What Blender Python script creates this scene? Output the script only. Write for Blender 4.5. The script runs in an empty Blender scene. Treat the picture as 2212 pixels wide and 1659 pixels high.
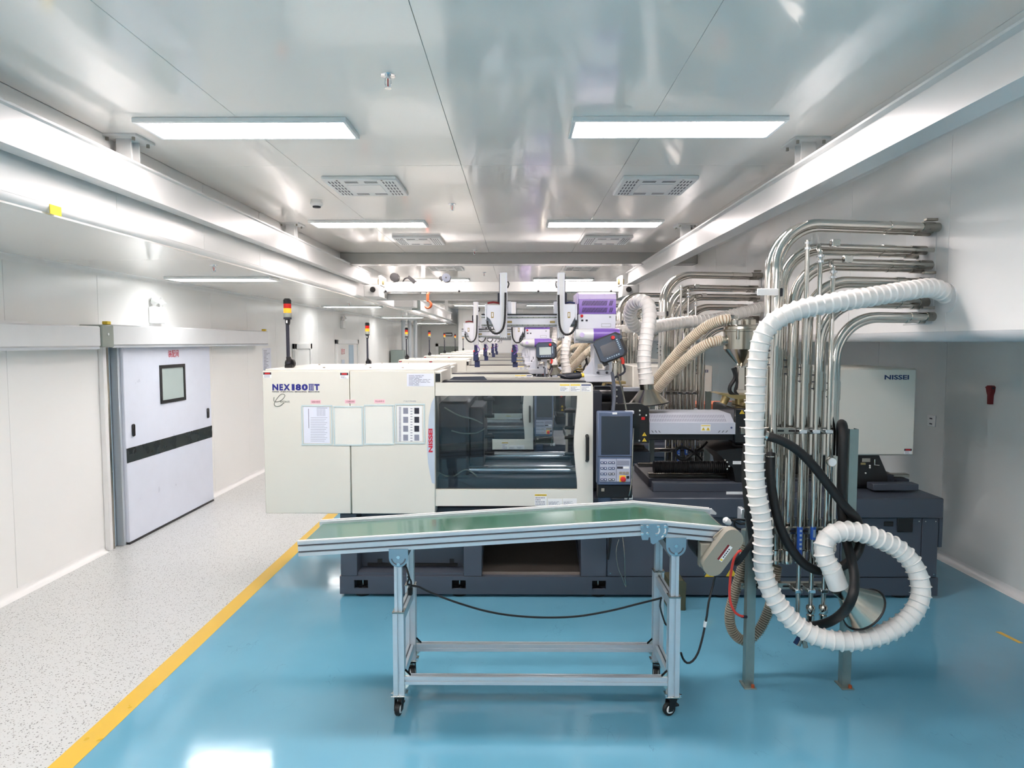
import bpy, bmesh, math, random
from mathutils import Vector, Matrix
random.seed(7)
sc = bpy.context.scene
C = sc.collection

# ------------------------------------------------------------------ camera
F_PX, CXP, CYP, HCAM = 1450.0, 1106.0, 829.5, 2.0
TILT, YAW = math.radians(3.59), math.radians(0.47)
cam_data = bpy.data.cameras.new('camera')
cam_data.sensor_width = 36.0
cam_data.lens = 36.0 * F_PX / 2212.0
cam_data.clip_start = 0.05
cam = bpy.data.objects.new('camera', cam_data)
cam.location = (0, 0, HCAM)
cam.rotation_euler = (math.radians(90) - TILT, 0, YAW)
C.objects.link(cam)
sc.camera = cam

# ------------------------------------------------------------------ world, view
world = bpy.data.worlds.new('world')
sc.world = world
world.use_nodes = True
world.node_tree.nodes['Background'].inputs[0].default_value = (0.8, 0.86, 0.9, 1)
world.node_tree.nodes['Background'].inputs[1].default_value = 0.05
sc.view_settings.view_transform = 'Standard'
sc.view_settings.look = 'None'
sc.view_settings.gamma = 1.0
sc.view_settings.use_curve_mapping = False
sc.view_settings.exposure = 1.64
LAMP = 14.0            # radiance of the ceiling LED panels
sc.cycles.max_bounces = 6
sc.cycles.diffuse_bounces = 4
sc.cycles.glossy_bounces = 4
sc.cycles.transparent_max_bounces = 8
sc.cycles.adaptive_threshold = 0.12
sc.cycles.adaptive_min_samples = 16
sc.cycles.sample_clamp_indirect = 6.0
sc.cycles.caustics_reflective = False
sc.cycles.caustics_refractive = False

# ------------------------------------------------------------------ helpers
_fw = (-math.sin(YAW) * math.cos(TILT), math.cos(YAW) * math.cos(TILT), -math.sin(TILT))
_rt = (math.cos(YAW), math.sin(YAW), 0.0)
_up = (-math.sin(YAW) * math.sin(TILT), math.cos(YAW) * math.sin(TILT), math.cos(TILT))
def _ray(px, py):
    a = (px - CXP) / F_PX; b = (CYP - py) / F_PX
    return [_fw[i] + a * _rt[i] + b * _up[i] for i in range(3)]
def A(px, py, Y):                     # survey: the point of the photo that lies at depth Y
    d = _ray(px, py); t = Y / d[1]
    return Vector((d[0] * t, Y, HCAM + d[2] * t))
def OX(px, py, X):                    # ... that lies on the plane x = X
    d = _ray(px, py); t = X / d[0]
    return Vector((X, d[1] * t, HCAM + d[2] * t))
def FZ(px, py, Z=0.0):                # ... that lies on the plane z = Z
    d = _ray(px, py); t = (Z - HCAM) / d[2]
    return Vector((d[0] * t, d[1] * t, Z))

def lin(c):
    c /= 255.0
    return c / 12.92 if c <= 0.04045 else ((c + 0.055) / 1.055) ** 2.4
def rgb(r, g, b): return (lin(r), lin(g), lin(b), 1.0)

MATS = {}
def mat(name, col, rough=0.4, metal=0.0, spec=0.5, coat=0.0, var=0.04, scale=6.0, bump=0.0, bscale=40.0, stretch=None, emit=None, cvar=None):
    m = bpy.data.materials.new(name); m.use_nodes = True
    nt = m.node_tree; p = nt.nodes['Principled BSDF']
    p.inputs['Base Color'].default_value = rgb(*col)
    p.inputs['Roughness'].default_value = rough
    p.inputs['Metallic'].default_value = metal
    p.inputs['Specular IOR Level'].default_value = spec
    p.inputs['Coat Weight'].default_value = coat
    p.inputs['Coat Roughness'].default_value = 0.08
    tc = nt.nodes.new('ShaderNodeTexCoord')
    src = tc.outputs['Object']
    if stretch:
        mp = nt.nodes.new('ShaderNodeMapping'); mp.inputs['Scale'].default_value = stretch
        nt.links.new(src, mp.inputs['Vector']); src = mp.outputs['Vector']
    if var:
        n = nt.nodes.new('ShaderNodeTexNoise'); n.inputs['Scale'].default_value = scale; n.inputs['Detail'].default_value = 3
        nt.links.new(src, n.inputs['Vector'])
        mr = nt.nodes.new('ShaderNodeMapRange')
        mr.inputs['To Min'].default_value = max(0.02, rough - var * 1.5); mr.inputs['To Max'].default_value = rough + var * 1.5
        nt.links.new(n.outputs['Fac'], mr.inputs['Value']); nt.links.new(mr.outputs['Result'], p.inputs['Roughness'])
        hs = nt.nodes.new('ShaderNodeHueSaturation'); hs.inputs['Color'].default_value = rgb(*col)
        mv = nt.nodes.new('ShaderNodeMapRange'); cv_ = var if cvar is None else cvar; mv.inputs['To Min'].default_value = 1 - cv_; mv.inputs['To Max'].default_value = 1 + cv_
        nt.links.new(n.outputs['Fac'], mv.inputs['Value']); nt.links.new(mv.outputs['Result'], hs.inputs['Value'])
        nt.links.new(hs.outputs['Color'], p.inputs['Base Color'])
    if bump:
        n2 = nt.nodes.new('ShaderNodeTexNoise'); n2.inputs['Scale'].default_value = bscale; n2.inputs['Detail'].default_value = 2
        nt.links.new(src, n2.inputs['Vector'])
        b = nt.nodes.new('ShaderNodeBump'); b.inputs['Strength'].default_value = bump; b.inputs['Distance'].default_value = 0.01
        nt.links.new(n2.outputs['Fac'], b.inputs['Height']); nt.links.new(b.outputs['Normal'], p.inputs['Normal'])
    if emit:
        p.inputs['Emission Color'].default_value = rgb(*col); p.inputs['Emission Strength'].default_value = emit
    MATS[name] = m
    return m

def glass_mat(name, tint, gloss_rough=0.03, ior=1.45):
    m = bpy.data.materials.new(name); m.use_nodes = True; nt = m.node_tree
    for n in list(nt.nodes):
        if n.type != 'OUTPUT_MATERIAL': nt.nodes.remove(n)
    out = [n for n in nt.nodes if n.type == 'OUTPUT_MATERIAL'][0]
    tr = nt.nodes.new('ShaderNodeBsdfTransparent'); tr.inputs['Color'].default_value = tint
    gl = nt.nodes.new('ShaderNodeBsdfGlossy'); gl.inputs['Roughness'].default_value = gloss_rough
    fr = nt.nodes.new('ShaderNodeFresnel'); fr.inputs['IOR'].default_value = ior
    mx = nt.nodes.new('ShaderNodeMixShader')
    nt.links.new(fr.outputs[0], mx.inputs[0]); nt.links.new(tr.outputs[0], mx.inputs[1]); nt.links.new(gl.outputs[0], mx.inputs[2])
    nt.links.new(mx.outputs[0], out.inputs['Surface'])
    MATS[name] = m
    return m

mat('panel_white', (243, 244, 242), 0.25, spec=0.5, var=0)
mat('ceiling_white', (250, 246, 240), 0.1, spec=0.8, var=0.015, cvar=0, scale=1.2, bump=0.02, bscale=1.6, stretch=(1, 0.35, 1))
mat('trim_white', (236, 237, 236), 0.3)
mat('crane_paint', (206, 208, 206), 0.35)
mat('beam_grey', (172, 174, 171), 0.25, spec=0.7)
mat('beam_white', (210, 212, 211), 0.32, spec=0.5, bump=0.03, bscale=5)
mat('door_white', (222, 229, 243), 0.3)
mat('cover_white', (226, 229, 230), 0.22, spec=0.6)
mat('recess_shaded', (228, 231, 228), 0.25, spec=0.5, var=0)  # panel white toned down for the shade under the overhang
mat('cream', (221, 220, 210), 0.38, var=0.02)
mat('cream_light', (230, 231, 224), 0.36, var=0.02)
mat('base_grey', (72, 79, 91), 0.42, var=0.03, bump=0.03, bscale=300)
mat('base_dark', (44, 48, 58), 0.45)
mat('bronze_dark', (74, 70, 66), 0.35, metal=0.4)
mat('black', (22, 23, 25), 0.42)
mat('black_gloss', (18, 19, 22), 0.22)
mat('rubber', (20, 21, 22), 0.5, bump=0.05, bscale=200)
mat('steel', (214, 211, 204), 0.13, metal=1.0, var=0.05, scale=9)
mat('steel_dull', (164, 160, 152), 0.24, metal=1.0, var=0.06, scale=12)
mat('brushed', (190, 186, 174), 0.2, metal=1.0, var=0.07, scale=14)
mat('chrome', (225, 228, 232), 0.1, metal=1.0, var=0.02)
mat('galvanised', (150, 164, 160), 0.42, metal=0.75, var=0.1, scale=30)
mat('aluminium', (208, 216, 222), 0.34, metal=0.55, var=0.04, scale=12, stretch=(0.1, 8, 8))
mat('alu_slot', (92, 96, 104), 0.5)
mat('plate_blue', (138, 168, 184), 0.35, metal=0.5)
mat('belt_green', (52, 104, 82), 0.16, spec=0.7, var=0.03, coat=0.4)
mat('duct_white', (246, 243, 238), 0.36, spec=0.5, var=0.02)
mat('hose_cream', (240, 231, 212), 0.45)
mat('hose_beige', (168, 160, 142), 0.5)
mat('hose_tan', (184, 154, 120), 0.6)
mat('hose_brown', (92, 82, 66), 0.6)
mat('purple', (128, 96, 186), 0.35)
mat('purple_light', (212, 198, 236), 0.28)
mat('robot_white', (224, 228, 236), 0.34, var=0.02)
mat('panel_blue', (86, 100, 126), 0.42)
mat('screen', (44, 52, 62), 0.2, spec=0.7)
mat('keypad', (176, 182, 198), 0.4)
mat('pendant_blue', (50, 66, 84), 0.32)
mat('cover_grey', (190, 196, 208), 0.36)
mat('red', (206, 36, 38), 0.35)
mat('dark_red', (120, 28, 32), 0.5)
mat('orange_red', (232, 70, 60), 0.35)
mat('hook_orange', (168, 78, 40), 0.45)
mat('orange', (236, 132, 96), 0.5)
mat('yellow', (236, 205, 60), 0.4)
mat('yellow_line', (224, 184, 58), 0.3, spec=0.5, var=0.05, scale=5)
mat('lens_red', (190, 34, 30), 0.2)
mat('lens_amber', (240, 150, 40), 0.2, emit=0.35)
mat('lens_clear', (150, 158, 150), 0.2)
mat('paper', (226, 230, 242), 0.6)
mat('paper_pink', (238, 196, 206), 0.6)
mat('sleeve_frame', (198, 214, 216), 0.2, spec=0.6)
mat('ink', (40, 42, 56), 0.6, var=0)
mat('ink_grey', (138, 142, 158), 0.6, var=0)
mat('ink_blue', (34, 36, 128), 0.5, var=0)
mat('ink_navy', (44, 62, 104), 0.5, var=0)
mat('ink_red', (196, 24, 52), 0.5, var=0)
mat('ink_green', (120, 126, 118), 0.5, var=0)
mat('decal_blue', (186, 200, 214), 0.4, var=0)
mat('label_white', (236, 238, 238), 0.5, var=0)
mat('label_blue', (48, 96, 190), 0.4, var=0)
mat('brass', (168, 150, 104), 0.35, metal=0.7)
mat('gear_taupe', (150, 147, 134), 0.45)
mat('olive', (84, 84, 62), 0.5)
mat('navy', (40, 50, 92), 0.45)
mat('light_blue', (170, 196, 214), 0.4)
mat('slot_black', (16, 16, 20), 0.6, var=0)
mat('steel_band', (96, 102, 102), 0.28, metal=0.9)
mat('door_glass', (176, 192, 190), 0.12, spec=0.8)
mat('lamp_body', (228, 232, 232), 0.35)
glass_mat('gate_glass', (0.86, 0.9, 0.92, 1), 0.02, 1.5)
glass_mat('clear_plastic', (0.93, 0.95, 0.95, 1), 0.04, 1.4)

def emission_mat(name, col, strength):
    m = bpy.data.materials.new(name); m.use_nodes = True; nt = m.node_tree
    p = nt.nodes['Principled BSDF']
    p.inputs['Base Color'].default_value = rgb(240, 240, 240)
    p.inputs['Emission Color'].default_value = col; p.inputs['Emission Strength'].default_value = strength
    MATS[name] = m
emission_mat('led', (1.0, 0.875, 0.85, 1), LAMP)
emission_mat('led_aisle', (1.0, 0.985, 0.98, 1), LAMP * 0.38)

# speckled white floor and blue epoxy floor
def floor_white():
    m = bpy.data.materials.new('floor_white'); m.use_nodes = True; nt = m.node_tree; p = nt.nodes['Principled BSDF']
    tc = nt.nodes.new('ShaderNodeTexCoord')
    prev = None
    col = nt.nodes.new('ShaderNodeRGB'); col.outputs[0].default_value = rgb(203, 206, 205); cur = col.outputs[0]
    for k, (s, th, c, st) in enumerate(((52, 0.17, rgb(96, 100, 100), (1, 1, 1)), (46, 0.14, rgb(128, 128, 122), (1, 1.3, 1)), (70, 0.16, rgb(160, 162, 160), (1, 1, 1)))):
        mp = nt.nodes.new('ShaderNodeMapping'); mp.inputs['Scale'].default_value = st; mp.inputs['Location'].default_value = (k * 3.7, k * 1.3, 0)
        mp.inputs['Rotation'].default_value = (0, 0, 0.6 * k)
        nt.links.new(tc.outputs['Object'], mp.inputs['Vector'])
        v = nt.nodes.new('ShaderNodeTexVoronoi'); v.inputs['Scale'].default_value = s; v.inputs['Randomness'].default_value = 1.0
        nt.links.new(mp.outputs['Vector'], v.inputs['Vector'])
        n = nt.nodes.new('ShaderNodeTexNoise'); n.inputs['Scale'].default_value = s * 1.6
        nt.links.new(tc.outputs['Object'], n.inputs['Vector'])
        ad = nt.nodes.new('ShaderNodeMath'); ad.operation = 'MULTIPLY_ADD'; ad.inputs[1].default_value = 0.35; 
        nt.links.new(n.outputs['Fac'], ad.inputs[0]); nt.links.new(v.outputs['Distance'], ad.inputs[2])
        lt = nt.nodes.new('ShaderNodeMath'); lt.operation = 'LESS_THAN'; lt.inputs[1].default_value = th + 0.2
        nt.links.new(ad.outputs[0], lt.inputs[0])
        mx = nt.nodes.new('ShaderNodeMix'); mx.data_type = 'RGBA'; mx.inputs['B'].default_value = c
        nt.links.new(lt.outputs[0], mx.inputs['Factor']); nt.links.new(cur, mx.inputs['A']); cur = mx.outputs['Result']
    nt.links.new(cur, p.inputs['Base Color'])
    p.inputs['Roughness'].default_value = 0.3
    MATS['floor_white'] = m
floor_white()
def floor_blue():
    m = bpy.data.materials.new('floor_blue'); m.use_nodes = True; nt = m.node_tree; p = nt.nodes['Principled BSDF']
    tc = nt.nodes.new('ShaderNodeTexCoord')
    n = nt.nodes.new('ShaderNodeTexNoise'); n.inputs['Scale'].default_value = 0.9; n.inputs['Detail'].default_value = 4
    nt.links.new(tc.outputs['Object'], n.inputs['Vector'])
    cr = nt.nodes.new('ShaderNodeValToRGB')
    cr.color_ramp.elements[0].position = 0.3; cr.color_ramp.elements[0].color = rgb(98, 162, 188)
    cr.color_ramp.elements[1].position = 0.75; cr.color_ramp.elements[1].color = rgb(112, 175, 200)
    nt.links.new(n.outputs['Fac'], cr.inputs['Fac'])
    # thin scratches
    mp = nt.nodes.new('ShaderNodeMapping'); mp.inputs['Scale'].default_value = (2.2, 0.8, 1); mp.inputs['Rotation'].default_value = (0, 0, 0.5)
    nt.links.new(tc.outputs['Object'], mp.inputs['Vector'])
    n3 = nt.nodes.new('ShaderNodeTexNoise'); n3.inputs['Scale'].default_value = 3.0; n3.inputs['Detail'].default_value = 5
    nt.links.new(mp.outputs['Vector'], n3.inputs['Vector'])
    sb = nt.nodes.new('ShaderNodeMath'); sb.operation = 'SUBTRACT'; sb.inputs[1].default_value = 0.5
    nt.links.new(n3.outputs['Fac'], sb.inputs[0])
    ab = nt.nodes.new('ShaderNodeMath'); ab.operation = 'ABSOLUTE'; nt.links.new(sb.outputs[0], ab.inputs[0])
    lt = nt.nodes.new('ShaderNodeMath'); lt.operation = 'LESS_THAN'; lt.inputs[1].default_value = 0.0016; nt.links.new(ab.outputs[0], lt.inputs[0])
    n4 = nt.nodes.new('ShaderNodeTexNoise'); n4.inputs['Scale'].default_value = 1.7; nt.links.new(tc.outputs['Object'], n4.inputs['Vector'])
    gt = nt.nodes.new('ShaderNodeMath'); gt.operation = 'GREATER_THAN'; gt.inputs[1].default_value = 0.6; nt.links.new(n4.outputs['Fac'], gt.inputs[0])
    ml = nt.nodes.new('ShaderNodeMath'); ml.operation = 'MULTIPLY'; nt.links.new(lt.outputs[0], ml.inputs[0]); nt.links.new(gt.outputs[0], ml.inputs[1])
    m2 = nt.nodes.new('ShaderNodeMath'); m2.operation = 'MULTIPLY'; m2.inputs[1].default_value = 0.45; nt.links.new(ml.outputs[0], m2.inputs[0])
    mx = nt.nodes.new('ShaderNodeMix'); mx.data_type = 'RGBA'; mx.inputs['B'].default_value = rgb(66, 112, 134)
    nt.links.new(m2.outputs[0], mx.inputs['Factor']); nt.links.new(cr.outputs['Color'], mx.inputs['A'])
    nt.links.new(mx.outputs['Result'], p.inputs['Base Color'])
    p.inputs['Roughness'].default_value = 0.1
    p.inputs['Specular IOR Level'].default_value = 0.75
    n2 = nt.nodes.new('ShaderNodeTexNoise'); n2.inputs['Scale'].default_value = 5.0; nt.links.new(tc.outputs['Object'], n2.inputs['Vector'])
    b = nt.nodes.new('ShaderNodeBump'); b.inputs['Strength'].default_value = 0.06; b.inputs['Distance'].default_value = 0.01
    nt.links.new(n2.outputs['Fac'], b.inputs['Height']); nt.links.new(b.outputs['Normal'], p.inputs['Normal'])
    MATS['floor_blue'] = m
floor_blue()

ORG = {}
class MB:
    def __init__(s): s.v = []; s.f = []
    def add(s, vs, fs):
        o = len(s.v); s.v += [tuple(v) for v in vs]; s.f += [tuple(i + o for i in f) for f in fs]; return s
    def box(s, x0, x1, y0, y1, z0, z1, b=0.0):
        if x0 > x1: x0, x1 = x1, x0
        if y0 > y1: y0, y1 = y1, y0
        if z0 > z1: z0, z1 = z1, z0
        b = min(b, (x1 - x0) * .45, (y1 - y0) * .45, (z1 - z0) * .45)
        if b <= 0:
            return s.add([(x0, y0, z0), (x1, y0, z0), (x1, y1, z0), (x0, y1, z0), (x0, y0, z1), (x1, y0, z1), (x1, y1, z1), (x0, y1, z1)],
                         [(0, 3, 2, 1), (4, 5, 6, 7), (0, 1, 5, 4), (1, 2, 6, 5), (2, 3, 7, 6), (3, 0, 4, 7)])
        vs = []; idx = {}
        for sx in (0, 1):
            for sy in (0, 1):
                for sz in (0, 1):
                    X = (x0, x1)[sx]; Y = (y0, y1)[sy]; Z = (z0, z1)[sz]
                    xi = X + (b if sx == 0 else -b); yi = Y + (b if sy == 0 else -b); zi = Z + (b if sz == 0 else -b)
                    for a, p in enumerate(((X, yi, zi), (xi, Y, zi), (xi, yi, Z))):
                        idx[(sx, sy, sz, a)] = len(vs); vs.append(p)
        fs = []
        q = [(0, 0), (1, 0), (1, 1), (0, 1)]
        for k in (0, 1):
            fs.append([idx[(k, a, c, 0)] for a, c in q]); fs.append([idx[(a, k, c, 1)] for a, c in q]); fs.append([idx[(a, c, k, 2)] for a, c in q])
        for i in (0, 1):
            for j in (0, 1):
                fs.append([idx[(i, j, 0, 0)], idx[(i, j, 1, 0)], idx[(i, j, 1, 1)], idx[(i, j, 0, 1)]])
                fs.append([idx[(i, 0, j, 0)], idx[(i, 1, j, 0)], idx[(i, 1, j, 2)], idx[(i, 0, j, 2)]])
                fs.append([idx[(0, i, j, 1)], idx[(1, i, j, 1)], idx[(1, i, j, 2)], idx[(0, i, j, 2)]])
                for k in (0, 1): fs.append([idx[(i, j, k, 0)], idx[(i, j, k, 1)], idx[(i, j, k, 2)]])
        return s.add(vs, fs)
    def pbox(s, px0, py0, px1, py1, yf, yb, b=0.0):      # box whose front face was surveyed in the photo at depth yf
        a = A((px0 + px1) / 2, py0, yf); c = A((px0 + px1) / 2, py1, yf)
        l = A(px0, (py0 + py1) / 2, yf); r = A(px1, (py0 + py1) / 2, yf)
        return s.box(l.x, r.x, yf, yb, c.z, a.z, b)
    def tube(s, pts, r, n=10, caps=True, closed=False):
        pts = [Vector(p) for p in pts]; m = len(pts)
        rs = r if isinstance(r, (list, tuple)) else [r] * m
        T = []
        for i in range(m):
            a = pts[max(i - 1, 0)] if not closed else pts[i - 1]
            c = pts[min(i + 1, m - 1)] if not closed else pts[(i + 1) % m]
            d = c - a
            T.append(d.normalized() if d.length > 1e-9 else Vector((0, 0, 1)))
        up = Vector((0, 0, 1)) if abs(T[0].z) < 0.9 else Vector((0, 1, 0))
        u = T[0].cross(up).normalized(); vs = []; fs = []
        for i in range(m):
            u = (u - T[i] * u.dot(T[i]))
            u = u.normalized() if u.length > 1e-6 else T[i].orthogonal().normalized()
            w = T[i].cross(u)
            for k in range(n):
                a = 2 * math.pi * k / n
                vs.append(pts[i] + (u * math.cos(a) + w * math.sin(a)) * rs[i])
        for i in range(m - 1 + (1 if closed else 0)):
            j = (i + 1) % m
            for k in range(n):
                k2 = (k + 1) % n
                fs.append((i * n + k, i * n + k2, j * n + k2, j * n + k))
        if caps and not closed:
            fs.append(tuple(range(n))); fs.append(tuple((m - 1) * n + k for k in range(n)))
        return s.add(vs, fs)
    def cyl(s, p0, p1, r0, r1=None, n=16):
        return s.tube([p0, p1], [r0, r0 if r1 is None else r1], n)
    def lathe(s, c, prof, n=20, axis=(0, 0, 1)):          # prof: (radius, height along axis)
        ax = Vector(axis).normalized(); u = ax.orthogonal().normalized(); w = ax.cross(u); c = Vector(c); vs = []; fs = []
        for (r, h) in prof:
            for k in range(n):
                a = 2 * math.pi * k / n
                vs.append(c + ax * h + (u * math.cos(a) + w * math.sin(a)) * max(r, 1e-4))
        for i in range(len(prof) - 1):
            for k in range(n):
                k2 = (k + 1) % n; fs.append((i * n + k, i * n + k2, (i + 1) * n + k2, (i + 1) * n + k))
        fs.append(tuple(range(n))); fs.append(tuple((len(prof) - 1) * n + k for k in range(n)))
        return s.add(vs, fs)
    def prism(s, poly, d0, d1, plane='xz'):               # polygon in a plane, extruded along the third axis
        def P(a, b, d):
            return (a, d, b) if plane == 'xz' else ((d, a, b) if plane == 'yz' else (a, b, d))
        n = len(poly); vs = [P(a, b, d0) for a, b in poly] + [P(a, b, d1) for a, b in poly]
        fs = [tuple(range(n)), tuple(range(n, 2 * n))] + [(i, (i + 1) % n, n + (i + 1) % n, n + i) for i in range(n)]
        return s.add(vs, fs)
    def pprism(s, ppts, yf, yb):                          # outline surveyed at depth yf, extruded back to yb
        return s.prism([(A(x, y, yf).x, A(x, y, yf).z) for x, y in ppts], yf, yb)
    def obb(s, c, ax, ay, az, hx, hy, hz):                # oriented box
        c = Vector(c); ax, ay, az = Vector(ax), Vector(ay), Vector(az); vs = []
        for i, j, k in ((-1, -1, -1), (1, -1, -1), (1, 1, -1), (-1, 1, -1), (-1, -1, 1), (1, -1, 1), (1, 1, 1), (-1, 1, 1)):
            vs.append(c + ax * hx * i + ay * hy * j + az * hz * k)
        return s.add(vs, [(0, 3, 2, 1), (4, 5, 6, 7), (0, 1, 5, 4), (1, 2, 6, 5), (2, 3, 7, 6), (3, 0, 4, 7)])
    def build(s, name, material, parent=None, ang=38, recalc=True, stuff=False):
        me = bpy.data.meshes.new(name)
        org = ORG.get(parent.name, Vector((0, 0, 0))) if parent else Vector((0, 0, 0))
        me.from_pydata([(v[0] - org.x, v[1] - org.y, v[2] - org.z) for v in s.v], [], s.f)
        if recalc:
            bm = bmesh.new(); bm.from_mesh(me); bmesh.ops.recalc_face_normals(bm, faces=bm.faces); bm.to_mesh(me); bm.free()
        me.polygons.foreach_set('use_smooth', [True] * len(me.polygons))
        me.set_sharp_from_angle(angle=math.radians(ang))
        me.materials.append(MATS[material])
        o = bpy.data.objects.new(name, me); C.objects.link(o)
        if stuff: o['kind'] = 'stuff'
        if parent: o.parent = parent; ORG[o.name] = org
        else: ORG[o.name] = Vector((0, 0, 0))
        return o

def thing(name, label, cat, loc=(0, 0, 0), group=None):
    o = bpy.data.objects.new(name, None); C.objects.link(o); o.location = loc; o.empty_display_size = 0.1
    o['label'] = label; o['category'] = cat
    if group: o['group'] = group
    ORG[o.name] = Vector(loc)
    return o
def tag(o, label, cat=None, group=None, kind=None):
    if label: o['label'] = label
    if cat: o['category'] = cat
    if group: o['group'] = group
    if kind: o['kind'] = kind
    return o
def struct(o, label=None):
    o['kind'] = 'structure'
    if label: o['label'] = label
    return o
def senv(name, label=None):
    o = bpy.data.objects.new(name, None); C.objects.link(o); o.empty_display_size = 0.1
    o['kind'] = 'structure'; ORG[o.name] = Vector((0, 0, 0))
    if label: o['label'] = label
    return o
def copy_tree(o, parent=None):
    c = o.copy(); C.objects.link(c)
    c.parent = parent
    for ch in list(o.children): copy_tree(ch, c)
    return c
def dup(root, delta, label, scale=None):
    c = copy_tree(root); c.location = root.location + Vector(delta); c['label'] = label
    if scale: c.scale = scale
    ORG[c.name] = Vector(c.location)
    return c
def bx(name, material, parent, *a, **k): return MB().box(*a, **k).build(name, material, parent)
def pb(name, material, parent, *a, **k): return MB().pbox(*a, **k).build(name, material, parent)

def smooth_path(pts, step=0.03, closed=False):
    pts = [Vector(p) for p in pts]; out = []; n = len(pts)
    seg = n if closed else n - 1
    for i in range(seg):
        if closed: p0, p1, p2, p3 = pts[i - 1], pts[i], pts[(i + 1) % n], pts[(i + 2) % n]
        else: p0, p1, p2, p3 = pts[max(i - 1, 0)], pts[i], pts[i + 1], pts[min(i + 2, n - 1)]
        k = max(2, int((p2 - p1).length / step))
        for j in range(k):
            t = j / k
            out.append(0.5 * ((2 * p1) + (p2 - p0) * t + (2 * p0 - 5 * p1 + 4 * p2 - p3) * t * t + (3 * p1 - p0 - 3 * p2 + p3) * t ** 3))
    if not closed: out.append(pts[-1])
    return out
def resample(pts, offs):
    L = [0.0]
    for a, b in zip(pts, pts[1:]): L.append(L[-1] + (b - a).length)
    out = []; i = 0
    for o in offs:
        while i < len(L) - 2 and L[i + 1] < o: i += 1
        t = (o - L[i]) / max(L[i + 1] - L[i], 1e-9); out.append(pts[i].lerp(pts[i + 1], min(max(t, 0), 1)))
    return out
def path_len(pts): return sum((b - a).length for a, b in zip(pts, pts[1:]))
def ribbed(mb, pts, r, pitch, rib, n=20, prof=((0, 1), (0.12, 0.35), (0.3, 0), (0.85, 0.0))):
    p = smooth_path(pts, 0.01); Lt = path_len(p); k = int(Lt / pitch); pitch = Lt / k
    offs = []; rs = []
    for i in range(k):
        for t, h in prof: offs.append((i + t) * pitch); rs.append(r + rib * h)
    offs.append(Lt); rs.append(r + rib)
    return mb.tube(resample(p, offs), rs, n)

# flat lettering: glyph outlines mapped onto a surface by fn(u, v), u and v in 0..1
def text_mesh(body, bold=0.0):
    cu = bpy.data.curves.new('lettering', 'FONT'); cu.body = body; cu.size = 1.0; cu.offset = bold; cu.resolution_u = 3
    ob = bpy.data.objects.new('lettering', cu); C.objects.link(ob)
    dg = bpy.context.evaluated_depsgraph_get(); me = bpy.data.meshes.new_from_object(ob.evaluated_get(dg))
    vs = [tuple(v.co) for v in me.vertices]; fs = [tuple(p.vertices) for p in me.polygons]
    bpy.data.objects.remove(ob); bpy.data.curves.remove(cu); bpy.data.meshes.remove(me)
    return vs, fs
def text(name, body, material, parent, fn, bold=0.0):
    vs, fs = text_mesh(body, bold)
    x0 = min(v[0] for v in vs); x1 = max(v[0] for v in vs); y0 = min(v[1] for v in vs); y1 = max(v[1] for v in vs)
    mb = MB(); mb.add([fn((v[0] - x0) / (x1 - x0), (v[1] - y0) / (y1 - y0)) for v in vs], fs)
    return mb.build(name, material, parent, recalc=False)
def flat_front(px0, py0, px1, py1, Y):        # upright lettering on a plane facing the camera side
    a = A(px0, py0, Y); c = A(px1, py1, Y)
    return lambda u, v: (a.x + (c.x - a.x) * u, Y, c.z + (a.z - c.z) * v)
def flat_front_up(px0, py0, px1, py1, Y):     # lettering that reads upwards
    a = A(px0, py0, Y); c = A(px1, py1, Y)
    return lambda u, v: (c.x - (c.x - a.x) * v, Y, c.z + (a.z - c.z) * u)
def sheet(mb, px0, py0, px1, py1, Y, t=0.0015):
    return mb.pbox(px0, py0, px1, py1, Y - t, Y)
def lines(px0, py0, px1, py1, Y, rows, th=0.45, seed=1, jag=0.5):
    rnd = random.Random(seed); mb = MB(); h = (py1 - py0) / rows
    for i in range(rows):
        y = py0 + h * (i + 0.3); x = px0
        end = px1 - (px1 - px0) * rnd.random() * jag
        while x < end:
            w = min((px1 - px0) * (0.08 + 0.2 * rnd.random()), end - x)
            if w > 0.3: mb.pbox(x, y, x + w, y + h * th, Y - 0.0006, Y)
            x += w + (px1 - px0) * 0.03
    return mb

# ================================================================== the room
XL, XR, XBL, XUR = -3.95, 3.93, -2.49, 2.52
ZC, ZA, ZR = 3.25, 2.68, 2.0
Y0, YE, YB = -5.5, 27.6, 25.6          # behind the camera, end of the aisle, end wall of the machine hall

struct(MB().box(-2.09, XR + 0.05, Y0, YB + 0.1, -0.1, 0).build('floor', 'floor_blue'), 'glossy blue epoxy floor of the machine hall')
struct(MB().box(XL - 0.05, -2.21, Y0, YE + 0.1, -0.1, 0).build('floor.001', 'floor_white'), 'white speckled terrazzo floor of the left aisle')
struct(MB().box(-2.21, -2.09, Y0, YE + 0.1, -0.1, 0.0015).build('trim_1', 'yellow_line'), 'yellow boundary line between white aisle and blue floor')
struct(MB().prism([(3.305, 4.55), (3.34, 4.55), (3.365, 4.375), (3.335, 4.375)], 0.0, 0.0015, 'xy').build('trim_2', 'yellow_line'), 'short piece of yellow floor tape near the right wall')

def panel_run(parent, ys, fn, material, name='wall_panel', gap=0.0026):
    for a, b in zip(ys, ys[1:]):
        m = MB(); fn(m, a + gap / 2, b - gap / 2); m.build(name, material, parent)

def frange(a, b, s):
    r = [a]
    while r[-1] + s < b - 0.05: r.append(r[-1] + s)
    r.append(b); return r

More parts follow.
